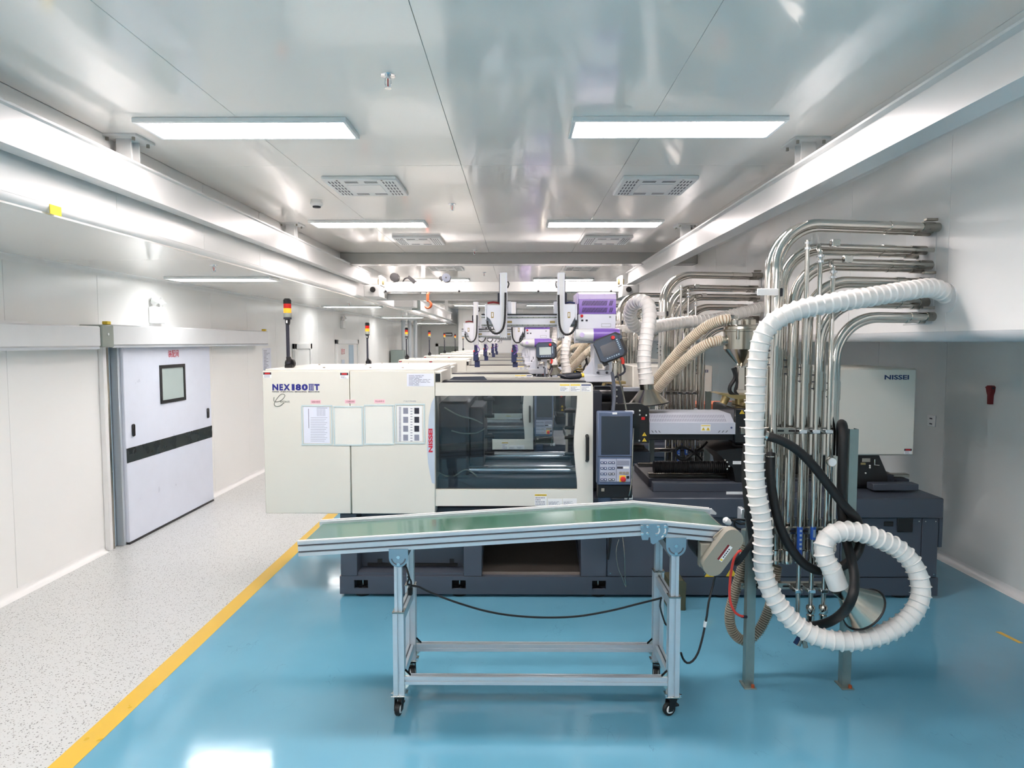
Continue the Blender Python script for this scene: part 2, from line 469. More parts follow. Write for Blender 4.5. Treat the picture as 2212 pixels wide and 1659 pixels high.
# left aisle wall: sandwich panels, each with its own edges
wl = senv('wall_left', 'white sandwich-panel wall along the left aisle')
MB().box(XL - 0.12, XL - 0.045, Y0, YE, 0, ZA).build('backing', 'panel_white', wl)
panel_run(wl, frange(4.0 - 1.16 * 8, YE, 1.16), lambda m, a, b: m.box(XL - 0.05, XL, a, b, 0, ZA, 0.002), 'panel_white')
# right: upper pipe-gallery wall and recessed lower wall
wu = senv('wall_upper_right', 'white panel wall above the pipe recess on the right')
MB().box(XUR + 0.045, XUR + 0.1, Y0, YB, ZR + 0.06, ZC).build('backing', 'panel_white', wu)
panel_run(wu, frange(3.99 - 1.16 * 8, YB, 1.16), lambda m, a, b: m.box(XUR, XUR + 0.05, a, b, ZR + 0.06, ZC, 0.002), 'panel_white')
wr = senv('wall_right', 'white panel wall in the recess behind the machines')
MB().box(XR + 0.045, XR + 0.12, Y0, YB, 0, ZR).build('backing', 'panel_white', wr)
panel_run(wr, frange(5.02 - 1.16 * 9, YB, 1.16), lambda m, a, b: m.box(XR, XR + 0.05, a, b, 0, ZR, 0.002), 'recess_shaded')
# rounded lower edge of the gallery wall, and its underside
pr = [(XUR, ZR + 0.075)] + [(XUR + 0.075 * (1 - math.cos(a)), ZR + 0.075 * (1 - math.sin(a))) for a in [i * math.pi / 16 for i in range(9)]] + [(XUR + 0.12, ZR), (XUR + 0.12, ZR + 0.075)]
struct(MB().prism(pr, Y0, YB, 'xz').build('trim_3', 'cover_white'), 'rounded white edge strip under the upper right wall')
struct(MB().box(XUR + 0.115, XR + 0.1, Y0, YB, ZR, ZR + 0.06).build('ceiling.001', 'panel_white'), 'flat white underside of the pipe recess')
# ceilings
ce = senv('ceiling', 'glossy white panel ceiling of the machine hall')
MB().box(XBL - 0.1, XUR + 0.1, Y0, YB + 0.1, ZC + 0.045, ZC + 0.1).build('backing', 'panel_white', ce)
cxs = [XBL, -1.566, -0.40, 0.755, 1.91, XUR]
cys = [4.85 + 2.35 * k for k in range(-4, 9)] + [YB]
cys[0] = Y0
cmesh = {}
for i in range(5):
    for j in range(len(cys) - 1):
        w = cxs[i + 1] - cxs[i]; d = cys[j + 1] - cys[j]; key = (round(w, 3), round(d, 3))
        if key not in cmesh:
            o = MB().box(0.0012, w - 0.0012, 0.0012, d - 0.0012, 0, 0.05, 0.001).build('ceiling_panel', 'ceiling_white', ce); cmesh[key] = o.data
        else:
            o = bpy.data.objects.new('ceiling_panel', cmesh[key]); C.objects.link(o); o.parent = ce
        o.location = (cxs[i], cys[j], ZC)
ca = senv('ceiling.002', 'lower white ceiling over the left aisle')
panel_run(ca, frange(0.9 - 2.35 * 3, YE, 2.35), lambda m, a, b: m.box(XL - 0.05, XBL - 0.03, a, b, ZA, ZA + 0.05, 0.002), 'ceiling_white', 'ceiling_panel')
wb = senv('wall_upper_left', 'grey-white bulkhead between hall ceiling and aisle ceiling')
MB().box(XBL - 0.1, XBL - 0.045, Y0, YE, ZA + 0.02, ZC + 0.05).build('backing', 'panel_white', wb)
panel_run(wb, frange(3.05 - 1.16 * 8, YE, 1.16), lambda m, a, b: m.box(XBL - 0.05, XBL, a, b, ZA + 0.05, ZC, 0.002), 'panel_white')
def cove(name, cx, cz, r, sx, sz, ya, yb, material='trim_white', label=None):   # concave corner strip
    arc = [(cx + sx * r * (1 - math.sin(a)), cz + sz * r * (1 - math.cos(a))) for a in [i * math.pi / 16 for i in range(9)]]
    o = MB().prism([(cx, cz)] + arc, ya, yb, 'xz').build(name, material, ang=30)
    return struct(o, label)
cove('trim_4', XL, ZA, 0.05, 1, -1, Y0, YE, label='white cove where the left wall meets the aisle ceiling')
cv = [(XBL, ZA + 0.05)] + [(XBL - 0.08 + 0.08 * math.cos(a), ZA + 0.05 - 0.05 * math.sin(a)) for a in [i * math.pi / 16 for i in range(1, 9)]] + [(XBL - 0.08, ZA + 0.05)]
struct(MB().prism(cv, Y0, YE, 'xz').build('trim_5', 'trim_white', ang=30), 'rounded white edge under the left bulkhead')
cove('trim_6', XUR, ZC, 0.05, -1, -1, Y0, YB, label='white cove at the top of the upper right wall')
cove('baseboard_left', XL, 0.0, 0.06, 1, 1, Y0, 6.27, label='white coved skirting of the left wall before the sliding door')
cove('baseboard_left.001', XL, 0.0, 0.06, 1, 1, 8.5, YE, label='white coved skirting of the left wall beyond the sliding door')
cove('baseboard_right', XR, 0.0, 0.06, -1, 1, Y0, YB, label='white coved skirting of the right recess wall')
# end walls
we = senv('wall_back', 'white end wall of the machine hall')
for a, b in zip(frange(-2.1, XR, 1.16), frange(-2.1, XR, 1.16)[1:]):
    MB().box(a + .002, b - .002, YB, YB + 0.05, 0, ZC, 0.002).build('wall_panel', 'panel_white', we)
MB().box(-2.25, XR + 0.1, YB + 0.045, YB + 0.15, 0, ZC).build('backing', 'panel_white', we)
wa = senv('wall_aisle_end', 'grey end wall of the left aisle with a doorway')
MB().box(XL, -2.1, YE, YE + 0.1, 0, ZA + 0.5).build('wall_panel', 'panel_white', wa)
struct(MB().box(-2.25, -2.1, YB, YE, 0, ZC).build('wall_aisle_right', 'panel_white'), 'side wall at the far end of the aisle')
struct(MB().box(XL - 0.1, XR + 0.1, Y0 - 0.1, Y0, 0, ZC).build('wall_front', 'panel_white'), 'white wall behind the camera')
# doorway at the far end of the aisle
d = senv('door_3', 'grey folding door at the far end of the aisle')
p0 = A(941, 742, YE); p1 = A(1003, 742, YE)
for x0, x1, z0, z1 in ((p0.x, p0.x + 0.12, 0, p0.z), (p1.x - 0.0, p1.x + 0.12, 0, p0.z), (p0.x, p1.x + 0.12, p0.z - 0.12, p0.z)):
    MB().box(x0, x1, YE - 0.06, YE, z0, z1, 0.004).build('frame', 'trim_white', d)
n = 4
for i in range(n):
    w = (p1.x - p0.x - 0.12) / n
    MB().box(p0.x + 0.12 + w * i + 0.005, p0.x + 0.12 + w * (i + 1) - 0.005, YE - 0.03, YE, 0, p0.z - 0.12, 0.004).build('leaf', 'steel_dull' if False else 'lens_clear', d)
text('lettering', '安全出口', 'ink_red', d, flat_front(960, 764, 980, 768, YE - 0.04), 0.02)

# transverse beam across the hall ceiling
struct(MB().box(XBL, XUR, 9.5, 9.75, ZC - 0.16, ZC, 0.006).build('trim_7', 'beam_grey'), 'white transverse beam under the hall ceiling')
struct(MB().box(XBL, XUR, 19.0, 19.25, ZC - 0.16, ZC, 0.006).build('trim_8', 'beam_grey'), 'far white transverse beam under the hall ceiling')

# ------------------------------------------------------------------ ceiling lamps
def lamp(x0, x1, y0, y1, z, label, group, m='led'):
    t = thing('ceiling_light', label, 'light', ((x0 + x1) / 2, (y0 + y1) / 2, z), group)
    fr = MB()
    b = 0.022; h = 0.028
    fr.box(x0, x1, y0, y0 + b, z - h, z, 0.003); fr.box(x0, x1, y1 - b, y1, z - h, z, 0.003)
    fr.box(x0, x0 + b, y0 + b, y1 - b, z - h, z, 0.003); fr.box(x1 - b, x1, y0 + b, y1 - b, z - h, z, 0.003)
    fr.build('frame', 'lamp_body', t)
    MB().box(x0 + b, x1 - b, y0 + b, y1 - b, z - h + 0.004, z - 0.004).build('diffuser', m, t)
    return t
order = ['first', 'second', 'third', 'fourth', 'fifth', 'sixth', 'seventh', 'eighth', 'ninth', 'tenth']
k = 0
for j, y in enumerate((3.81 + 3.16 * i for i in range(-2, 7))):
    for side, x in (('left', -1.555), ('right', 0.905)):
        nm = ('%s-hand LED panel of the %s lamp row ahead on the hall ceiling' % (side, order[j - 2])) if j >= 2 else ('%s-hand LED panel of a lamp row behind the camera, number %s' % (side, order[j]))
        lamp(x - 0.6, x + 0.6, y, y + 0.33, ZC, nm, 'LED panels on the hall ceiling')
for j, y in enumerate((-4.3, 1.36, 7.0, 12.6, 18.2, 24.2)):
    lamp(-3.68, -2.58, y, y + 0.33, ZA, 'LED panel over the white aisle, %s from the near end' % order[j], 'LED panels over the aisle', 'led_aisle')

# ------------------------------------------------------------------ ceiling air diffusers
def diffuser(cx, y, label):
    s = 0.285; z = ZC
    t = thing('air_diffuser', label, 'air vent', (cx, y + s, z), 'square air diffusers on the hall ceiling')
    MB().box(cx - s, cx + s, y, y + 2 * s, z - 0.03, z, 0.006).build('plate', 'lamp_body', t)
    MB().box(cx - 0.13, cx + 0.13, y + 0.16, y + 0.42, z - 0.034, z - 0.028, 0.002).build('centre_plate', 'trim_white', t)
    m = MB()
    for sx in (-1, 1):
        for i in range(4):
            for q in range(5):
                x = cx + sx * (0.17 + 0.025 * i); yy = y + 0.06 + q * 0.1
                m.box(x - 0.005, x + 0.005, yy, yy + 0.06, z - 0.0315, z - 0.029)
    for sx in (-1, 1):
        for yy in (y + 0.06, y + 0.09, y + 0.47, y + 0.5):
            m.box(cx + sx * 0.075 - 0.05, cx + sx * 0.075 + 0.05, yy, yy + 0.012, z - 0.0315, z - 0.029)
    m.build('slots', 'alu_slot', t, stuff=True)
    for sx in (-1, 1):
        MB().cyl((cx + sx * 0.17, y + 0.02, z - 0.034), (cx + sx * 0.17, y + 0.02, z - 0.03), 0.008, n=8).build('screw', 'steel_dull', t)
for j, y in enumerate((5.14, 8.0, 11.1, 14.2, 17.3)):
    diffuser(-1.2, y, 'left square air diffuser in the %s row from the front' % order[j])
    diffuser(1.08, y, 'right square air diffuser in the %s row from the front' % order[j])

# ------------------------------------------------------------------ sprinklers, smoke detector
def sprinkler(x, y, z, label):
    t = thing('sprinkler', label, 'sprinkler', (x, y, z), 'sprinkler heads on the ceilings')
    MB().lathe((x, y, z - 0.006), [(0.036, 0.006), (0.034, 0.002), (0.014, 0)], 20).build('escutcheon', 'chrome', t)
    MB().cyl((x, y, z), (x, y, z - 0.018), 0.012, n=12).build('stem', 'chrome', t)
    m = MB()
    for s in (-1, 1):
        m.tube([(x + s * 0.012, y, z - 0.012), (x + s * 0.014, y, z - 0.035), (x + s * 0.009, y, z - 0.05), (x, y, z - 0.056)], 0.0035, 8)
    m.build('frame_arms', 'chrome', t)
    MB().cyl((x, y, z - 0.018), (x, y, z - 0.05), 0.0028, n=8).build('bulb', 'red', t)
    MB().lathe((x, y, z - 0.06), [(0.016, 0), (0.017, 0.003), (0.004, 0.004)], 16).build('deflector', 'chrome', t)
for j, p in enumerate(((-0.61, 3.235), (-0.595, 6.19), (-0.59, 9.29), (-0.6, 12.2), (-0.6, 15.2))):
    sprinkler(p[0], p[1], ZC, 'chrome sprinkler on the hall ceiling, %s from the front' % order[j])
for j, p in enumerate(((-2.7, 6.0), (-2.9, 11.6), (-2.9, 17.0))):
    sprinkler(p[0], p[1], ZA, 'chrome sprinkler on the aisle ceiling, %s from the front' % order[j])
t = thing('smoke_detector', 'round white smoke detector on the ceiling beside the left runway beam', 'detector', (-1.774, 6.0, ZC))
MB().lathe((-1.774, 6.0, ZC), [(0.05, 0), (0.05, -0.02), (0.056, -0.025), (0.056, -0.04), (0.04, -0.055)], 20).build('housing', 'trim_white', t)
MB().lathe((-1.774, 6.0, ZC - 0.055), [(0.036, 0.002), (0.034, -0.012), (0.03, -0.014)], 12).build('sensor_cage', 'base_dark', t)

# ------------------------------------------------------------------ crane runway, hangers, bridge
def ibeam(x0, x1, ya, yb, z0, z1, name, label):
    t = thing(name, label, 'beam', ((x0 + x1) / 2, ya, z0))
    c = (x0 + x1) / 2
    m = MB()
    prof = [(x0, z0), (x1, z0), (x1, z0 + 0.014), (c + 0.035, z0 + 0.02), (c + 0.035, z1 - 0.02), (x1, z1 - 0.012), (x1, z1), (x0, z1), (x0, z1 - 0.012), (c - 0.035, z1 - 0.02), (c - 0.035, z0 + 0.02), (x0, z0 + 0.014)]
    m.prism(prof, ya, yb, 'xz').build('girder', 'beam_white', t)
    for y in [ya + 1.2 + 3.05 * i for i in range(int((yb - ya) / 3.05) + 1)]:
        if y > yb: continue
    return t
bl = ibeam(-2.45, -2.35, Y0, 10.85, 2.91, 3.11, 'runway_beam', 'white crane runway beam along the left side of the ceiling')
br = ibeam(1.735, 1.87, Y0, 10.85, 2.91, 3.11, 'runway_beam', 'white crane runway beam along the right side of the ceiling')
def hanger(parent, xc, y, s):
    h = MB(); h.box(xc - 0.045, xc + 0.045, y - 0.05, y - 0.042, 3.11, 3.235); h.box(xc - 0.045, xc + 0.045, y + 0.042, y + 0.05, 3.11, 3.235); h.box(xc - 0.006, xc + 0.006, y - 0.045, y + 0.045, 3.11, 3.235)
    o = h.build('hanger', 'beam_white', parent)
    MB().box(xc - 0.11, xc + 0.11, y - 0.11, y + 0.11, 3.235, 3.25, 0.002).build('ceiling_plate', 'beam_white', o)
    m = MB()
    for a in (-1, 1):
        for b in (-1, 1): m.cyl((xc + a * 0.08, y + b * 0.08, 3.215), (xc + a * 0.08, y + b * 0.08, 3.236), 0.01, n=8)
    m.build('bolts', 'steel_dull', o, stuff=True)
for y in (-2.0, 1.1, 4.2, 7.2, 10.2):
    hanger(bl, -2.40, y, 1); hanger(br, 1.80, y + 0.1, -1)
b2 = ibeam(-2.02, -1.88, 13.0, 19.4, 2.62, 2.84, 'runway_beam', 'far white beam hanging beyond the crane bridge on the left')
MB().box(-2.03, -1.87, 12.96, 13.0, 2.61, 2.85, 0.004).build('end_plate', 'galvanised', b2)
for y in (14, 18.5): MB().box(-1.99, -1.91, y - 0.04, y + 0.04, 2.84, 3.25).build('hanger', 'beam_white', b2)
struct(MB().pbox(851, 640, 892, 663, 12.4, 13.6, 0.01).build('trim_9', 'beam_white'), 'white boxed bulkhead above the far aisle')

YG = 10.7
cr = thing('crane_bridge', 'white overhead crane bridge spanning between the runway beams', 'crane', (0, YG, 2.79))
MB().box(-2.18, 1.64, YG, YG + 0.16, 2.79, 2.95, 0.006).build('girder', 'crane_paint', cr)
MB().box(-2.3, 1.8, YG + 0.3, YG + 0.42, 2.68, 2.79, 0.006).build('rear_girder', 'crane_paint', cr)
for sx, x0, x1 in (('l', -2.36, -2.12), ('r', 1.6, 1.86)):
    et = MB().box(x0, x1, YG - 0.35, YG + 0.6, 2.69, 2.87, 0.008).build('end_truck', 'crane_paint', cr)
    xf = x1 if sx == 'l' else x0
    MB().box(xf - 0.02, xf + 0.02, YG - 0.3, YG + 0.1, 2.87, 3.02, 0.004).build('side_plate', 'crane_paint', et)
    for y in (YG - 0.2,):
        MB().cyl((xf - 0.045, y, 2.93), (xf + 0.045, y, 2.93), 0.045, n=18).build('flange_wheel', 'brass', et)
        MB().cyl((xf - (0.10 if sx == 'l' else -0.10), YG - 0.37, 2.80), (xf - (0.10 if sx == 'l' else -0.10), YG - 0.34, 2.80), 0.042, n=18).build('buffer', 'rubber', et)
w1 = A(852, 599, YG); w2 = A(964, 600, YG); w3 = A(885, 600, YG)
MB().cyl((w1.x, YG - 0.03, w1.z), (w1.x, YG + 0.12, w1.z), 0.068, n=24).build('cable_reel', 'black', cr)
MB().cyl((w2.x, YG - 0.03, w2.z), (w2.x, YG + 0.12, w2.z), 0.068, n=24).build('cable_reel', 'base_grey', cr)
MB().cyl((w2.x, YG - 0.036, w2.z), (w2.x, YG - 0.03, w2.z), 0.014, n=12).build('hub', 'black', cr)
MB().cyl((w2.x - 0.085, YG, w2.z - 0.01), (w2.x - 0.085, YG + 0.1, w2.z - 0.01), 0.034, n=14).build('pulley', 'black', cr)
MB().tube(smooth_path([(w3.x - 0.12, YG + .05, 2.94), (w3.x - 0.08, YG + .02, 3.0), (w3.x, YG, 3.01), (w3.x + 0.05, YG, 2.98)], 0.02), 0.012, 8).build('cable', 'black', cr)
MB().obb((w3.x + 0.03, YG + 0.03, 2.985), (0.8, 0, -0.6), (0, 1, 0), (0.6, 0, 0.8), 0.07, 0.05, 0.028).build('motor', 'black', cr)
for px in (833, 992, 1163, 1320):
    p = A(px, 624, YG); MB().cyl((p.x, YG - 0.012, 2.80), (p.x, YG, 2.80), 0.018, n=10).build('bolt', 'black', cr)
hk = A(924, 656, YG - 0.1)
ho = thing('crane_hook', 'orange crane hook hanging below the bridge girder', 'hook', (hk.x, YG - 0.1, 2.5))
MB().tube([(hk.x, YG + 0.03, 2.764), (hk.x, YG - 0.04, 2.762), (hk.x, YG - 0.1, 2.74), (hk.x, YG - 0.1, 2.64)], 0.022, n=10).build('shank', 'hook_orange', ho)
MB().tube([(hk.x + 0.055 * math.sin(a), YG - 0.1, 2.585 + 0.055 * math.cos(a)) for a in [math.radians(-10 + 25 * i) for i in range(11)]], [0.014, 0.016, 0.018, 0.02, 0.022, 0.022, 0.02, 0.018, 0.016, 0.013, 0.008], 10).build('hook', 'hook_orange', ho)

# ------------------------------------------------------------------ sliding door on the left wall
XD = -3.83
do = senv('door_1', 'white automatic sliding door with window and steel band')
MB().box(XD - 0.05, XD, 6.49, 8.33, 0.02, 2.0, 0.006).build('leaf', 'door_white', do)
wf = MB()
ya, yb, za, zb = 7.14, 7.68, 1.335, 1.75
def wall_rect_frame(m, ya, yb, za, zb, t, x0, x1):
    m.box(x0, x1, ya, yb, zb - t, zb); m.box(x0, x1, ya, yb, za, za + t); m.box(x0, x1, ya, ya + t, za + t, zb - t); m.box(x0, x1, yb - t, yb, za + t, zb - t)
wall_rect_frame(wf, ya, yb, za, zb, 0.035, XD - 0.002, XD + 0.012)
wn = wf.build('window_frame', 'black', do)
MB().box(XD, XD + 0.004, ya + 0.035, yb - 0.035, za + 0.035, zb - 0.035).build('pane', 'door_glass', wn)
MB().box(XD, XD + 0.003, 6.49, 8.33, 0.81, 0.955).build('steel_band', 'steel_band', do)
for y in (6.61, 8.22): MB().box(XD - 0.001, XD + 0.02, y - 0.022, y + 0.022, 1.06, 1.185, 0.01).build('handle', 'black', do)
MB().box(XD - 0.02, XD + 0.002, 6.49, 8.33, 0.0, 0.02).build('bottom_seal', 'black', do)
ty0, ty1, tz0, tz1 = 7.33, 7.56, 1.83, 1.91
text('lettering', '装配间', 'ink_red', do, lambda u, v: (XD + 0.002, ty0 + (ty1 - ty0) * u, tz0 + (tz1 - tz0) * v), 0.01)
for yj, w, m_, xx in ((6.29, 0.05, 'trim_white', -3.9), (6.345, 0.03, 'steel_dull', -3.9), (6.40, 0.04, 'light_blue', -3.93), (6.45, 0.035, 'aluminium', -3.86)):  # the light blue strip is the door gap's reflection, given as colour
    MB().box(XL, xx, yj, yj + w, 0, 1.98, 0.004).build('jamb_and_gap', m_, do)
tb = thing('door_track_cover', 'long white track cover box above the sliding door', 'track cover', (-3.8, 6.2, 1.96))
MB().box(XL + 0.002, -3.75, 6.2, 10.1, 1.965, 2.16, 0.012).build('cover', 'cover_white', tb)
MB().box(XL + 0.002, -3.735, 6.02, 6.2, 1.95, 2.155, 0.008).build('end_cap', 'lens_clear', tb)
MB().cyl((-3.736, 6.11, 2.07), (-3.73, 6.11, 2.07), 0.012, n=10).build('screw', 'label_white', tb)
for y in (6.16, 10.02): MB().box(-3.82, -3.77, y, y + 0.06, 2.16, 2.19, 0.004).build('stopper', 'yellow', tb)
MB().box(-3.77, -3.752, 6.2, 10.1, 1.945, 1.965).build('lower_lip', 'aluminium', tb)
tb = thing('door_track_cover', 'white track cover box at the left edge, ending at the grey cap', 'track cover', (-3.8, 2.0, 1.94))
MB().box(XL + 0.002, -3.72, 0.5, 5.98, 1.955, 2.14, 0.012).build('cover', 'cover_white', tb)
MB().box(-3.75, -3.735, 0.5, 5.98, 1.935, 1.955).build('lower_lip', 'aluminium', tb)
MB().box(-3.94, -3.8, 0.5, 5.2, 2.14, 2.16).build('top_rail', 'trim_white', tb)

def emergency(x, y, z, label, nx=1):
    t = thing('emergency_light', label, 'light', (x, y, z))
    MB().box(x, x + 0.06, y - 0.12, y + 0.12, z - 0.1, z + 0.08, 0.01).build('battery_box', 'label_white', t)
    for s in (-1, 1):
        MB().lathe((x + 0.04, y + s * 0.07, z + 0.13), [(0.03, -0.02), (0.045, 0.03), (0.045, 0.04)], 14, (0.6, 0.2 * s, 0.5)).build('lamp_head', 'trim_white', t)
        MB().cyl((x + 0.04, y + s * 0.06, z + 0.07), (x + 0.04, y + s * 0.07, z + 0.12), 0.01, n=8).build('neck', 'trim_white', t)
emergency(XL, 15.1, 2.40, 'white twin-head emergency light above the far aisle door')
emergency(XL, 7.3, 2.3, 'white emergency lamp on the wall above the sliding door track')
p = A(968, 722, YE)
t = thing('exit_sign_lamp', 'black-edged emergency lamp on the grey wall at the aisle end', 'light', (p.x, YE, p.z))
MB().box(p.x - 0.17, p.x + 0.17, YE - 0.06, YE, p.z - 0.08, p.z + 0.06, 0.005).build('box', 'black', t)
MB().box(p.x - 0.15, p.x + 0.15, YE - 0.065, YE - 0.06, p.z - 0.05, p.z + 0.02).build('face', 'label_white', t)
for s in (-1, 1): MB().lathe((p.x + s * 0.1, YE - 0.05, p.z + 0.12), [(0.03, 0), (0.05, -0.05)], 12, (0, 1, 0)).build('lamp_head', 'trim_white', t)
# doors further along the aisle
def aisle_door(name, y0, y1, z1, label, glass=None):
    d = senv(name, label)
    for a, b, z0, zz in ((y0, y0 + 0.1, 0, z1), (y1 - 0.1, y1, 0, z1), (y0, y1, z1 - 0.1, z1)):
        MB().box(XL, XL + 0.05, a, b, z0, zz, 0.006).build('frame', 'trim_white', d)
    MB().box(XL, XL + 0.025, y0 + 0.1, y1 - 0.1, 0, z1 - 0.1, 0.004).build('leaf', 'panel_white', d)
    if glass:
        MB().box(XL + 0.02, XL + 0.03, glass[0], glass[1], 0.3, z1 - 0.12, 0.003).build('glass_leaf', 'light_blue', d)
    return d
aisle_door('door_2', 11.75, 12.75, 1.97, 'plain white door in the aisle wall behind the first signal tower')
d4 = aisle_door('door_4', 14.5, 16.5, 2.05, 'white double door with a pale blue leaf far along the aisle', (15.6, 16.05))
MB().box(XL + 0.025, XL + 0.03, 14.95, 15.2, 1.2, 1.6).build('vision_panel', 'decal_blue', d4)
text('lettering', '更衣', 'ink_red', d4, lambda u, v: (XL + 0.028, 14.92 + 0.32 * u, 1.72 + 0.13 * v), 0.0)
no = thing('wall_notice', 'pale notice sheet on the aisle wall left of the first signal tower', 'notice', (XL, 10.55, 1.54))
MB().box(XL, XL + 0.004, 10.38, 10.72, 1.5, 1.9).build('sheet', 'paper', no)
m = MB()
for i in range(16): m.box(XL + 0.004, XL + 0.0046, 10.41, 10.41 + 0.1 + 0.18 * random.random(), 1.53 + i * 0.022, 1.539 + i * 0.022)
m.build('print', 'ink_grey', no, stuff=True)
# pipes at the far aisle wall
cpt = thing('wall_pipe_bundle', 'bundle of grey vertical pipes at the far left wall', 'pipes', (-3.7, 21, 0))
for i in range(3): MB().cyl((-3.6 + 0.16 * i, 21.2 + 0.2 * i, 0), (-3.6 + 0.16 * i, 21.2 + 0.2 * i, ZA), 0.06, n=12).build('pipe', 'aluminium', cpt)
MB().box(-3.9, -3.5, 20.6, 21.0, 0, 1.75, 0.01).build('valve_cabinet', 'galvanised', cpt)
# right wall: socket and red holder
t = thing('wall_socket', 'white double power socket on the right recess wall', 'socket', (XR, 6.36, 1.26))
MB().box(XR - 0.012, XR, 6.3, 6.42, 1.2, 1.31, 0.004).build('plate', 'trim_white', t)
for z in (1.225, 1.275): MB().box(XR - 0.0135, XR - 0.012, 6.34, 6.38, z - 0.006, z + 0.006).build('outlet', 'ink', t)
t = thing('red_holder', 'small dark red tapered holder hanging on the right recess wall', 'holder', (XR, 5.57, 1.48))
MB().prism([(5.535, 1.63), (5.55, 1.64), (5.585, 1.64), (5.605, 1.625), (5.595, 1.585), (5.583, 1.56), (5.58, 1.485), (5.556, 1.485), (5.553, 1.56), (5.54, 1.59)], XR - 0.035, XR, 'yz').build('body', 'dark_red', t)
MB().cyl((XR - 0.02, 5.53, 1.62), (XR - 0.02, 5.62, 1.622), 0.008, n=8).build('pin', 'base_dark', t)
t = thing('corner_tape', 'yellow tape tag on the left bulkhead corner', 'tape', (XBL, 5.0, 2.7))
q = OX(118, 452, XBL)
MB().box(XBL, XBL + 0.003, q.y - 0.04, q.y + 0.05, q.z - 0.03, q.z + 0.02).build('tag', 'yellow', t)

# ================================================================== injection moulding machine (the first one is surveyed, the others are copies)
YC = 5.05                                # plane of the cover panels
SP = 2.9                                 # spacing of the machines
xl = A(570, 950, YC).x                   # left end of the clamp cover
ma = thing('injection_molding_machine', 'large cream and dark grey injection molding machine in front, document sleeves on its cover', 'machine', (xl, 5.15, 0), 'injection molding machines in a row')
B = ma
yf, yb_ = 5.15, 6.45
# --- base: bottom beam with pockets
def zof(py, Y): return A(1118, py, Y).z
def xof(px, Y, py=1000): return A(px, py, Y).x
zt, zb = zof(1246, yf), zof(1284, yf)
bm_ = MB(); px_h = [(765, 795), (976, 1006), (1279, 1309)]
xs = [xof(734, yf, 1260)]
for a, b in px_h: xs += [xof(a, yf, 1260), xof(b, yf, 1260)]
xs.append(xof(2026, yf, 1260))
h0, h1 = zof(1272.5, yf), zof(1254, yf)
bm_.box(xs[0], xs[-1], yf, yf + 0.02, h1, zt); bm_.box(xs[0], xs[-1], yf, yf + 0.02, zb, h0)
for i in range(0, len(xs), 2): bm_.box(xs[i], xs[i + 1], yf, yf + 0.02, h0, h1)
bm_.box(xs[0], xs[-1], yf + 0.14, yb_, zb, zt)
bm_.box(xs[0], xs[-1], yf + 0.02, yf + 0.14, zt - 0.012, zt); bm_.box(xs[0], xs[0] + 0.02, yf + 0.02, yf + 0.14, zb, zt); bm_.box(xs[-1] - 0.02, xs[-1], yf + 0.02, yf + 0.14, zb, zt)
bm_.build('base_beam', 'base_grey', B)
for (a, b) in px_h:
    pk = MB().box(xof(a, yf, 1260) - 0.004, xof(b, yf, 1260) + 0.004, yf + 0.1, yf + 0.135, h0 - 0.01, h1 + 0.01).build('lifting_pocket', 'black', B)
    c = (xof(a, yf, 1260) + xof(b, yf, 1260)) / 2
    MB().cyl((c, yf + 0.06, h0 - 0.005), (c, yf + 0.06, h0 + 0.05), 0.008, n=8).build('jack_bolt', 'steel', pk)
for px in (780, 991, 1294, 1560, 1760, 1950):
    c = xof(px, yf, 1285)
    MB().lathe((c, yf + 0.08, 0), [(0.062, 0), (0.066, 0.008), (0.066, 0.03), (0.045, 0.04), (0.035, zb)], 20).build('leveling_foot', 'black', B)
    MB().lathe((c, yb_ - 0.1, 0), [(0.062, 0), (0.066, 0.03), (0.045, 0.04), (0.035, zb)], 14).build('leveling_foot', 'black', B)
# --- left half of the base
ztop = zof(1111, yf)
for a, b in ((735, 771), (1001, 1041), (1255, 1311)):
    MB().box(xof(a, yf, 1180), xof(b, yf, 1180), yf + 0.005, yb_, zt, ztop, 0.004).build('base_post', 'base_grey', B)
rp = MB().box(xof(771, yf, 1180), xof(1001, yf, 1180), yf + 0.16, yf + 0.2, zt, ztop).build('recess_panel', 'base_grey', B)
MB().box(xof(771, yf, 1180), xof(1001, yf, 1180), yf + 0.02, yf + 0.16, zt, zt + 0.025).build('recess_sill', 'base_grey', B)
MB().box(xof(785, yf, 1230), xof(985, yf, 1230), yf + 0.14, yf + 0.16, zof(1236, yf), zof(1231, yf)).build('slot', 'black', rp)
for px in (812, 972): MB().box(xof(px - 5, yf, 1230), xof(px + 5, yf, 1230), yf + 0.15, yf + 0.16, zof(1232, yf), zof(1222, yf)).build('notch', 'black', rp)
# product chute in the middle opening
MB().prism([(yf + 0.05, zt), (yf + 0.06, zt + 0.02), (yb_ - 0.1, zt + 0.33), (yb_ - 0.1, zt + 0.30)], xof(1041, yf, 1180), xof(1255, yf, 1180), 'yz').build('chute_plate', 'bronze_dark', B)
MB().box(xof(1041, yf, 1180), xof(1255, yf, 1180), yb_ - 0.1, yb_ - 0.05, zt, ztop).build('chute_back', 'bronze_dark', B)
MB().tube([(xof(1250, yf + .3, 1230), yf + 0.1, zt + 0.06), (xof(1236, yf + .3, 1180), yf + 0.75, ztop)], 0.012, 8).build('chute_rod', 'base_dark', B)
# bed above the posts
MB().box(xof(735, yf, 1105), xof(1311, yf, 1105), yf + 0.02, yb_, ztop, ztop + 0.05, 0.004).build('bed', 'base_dark', B)
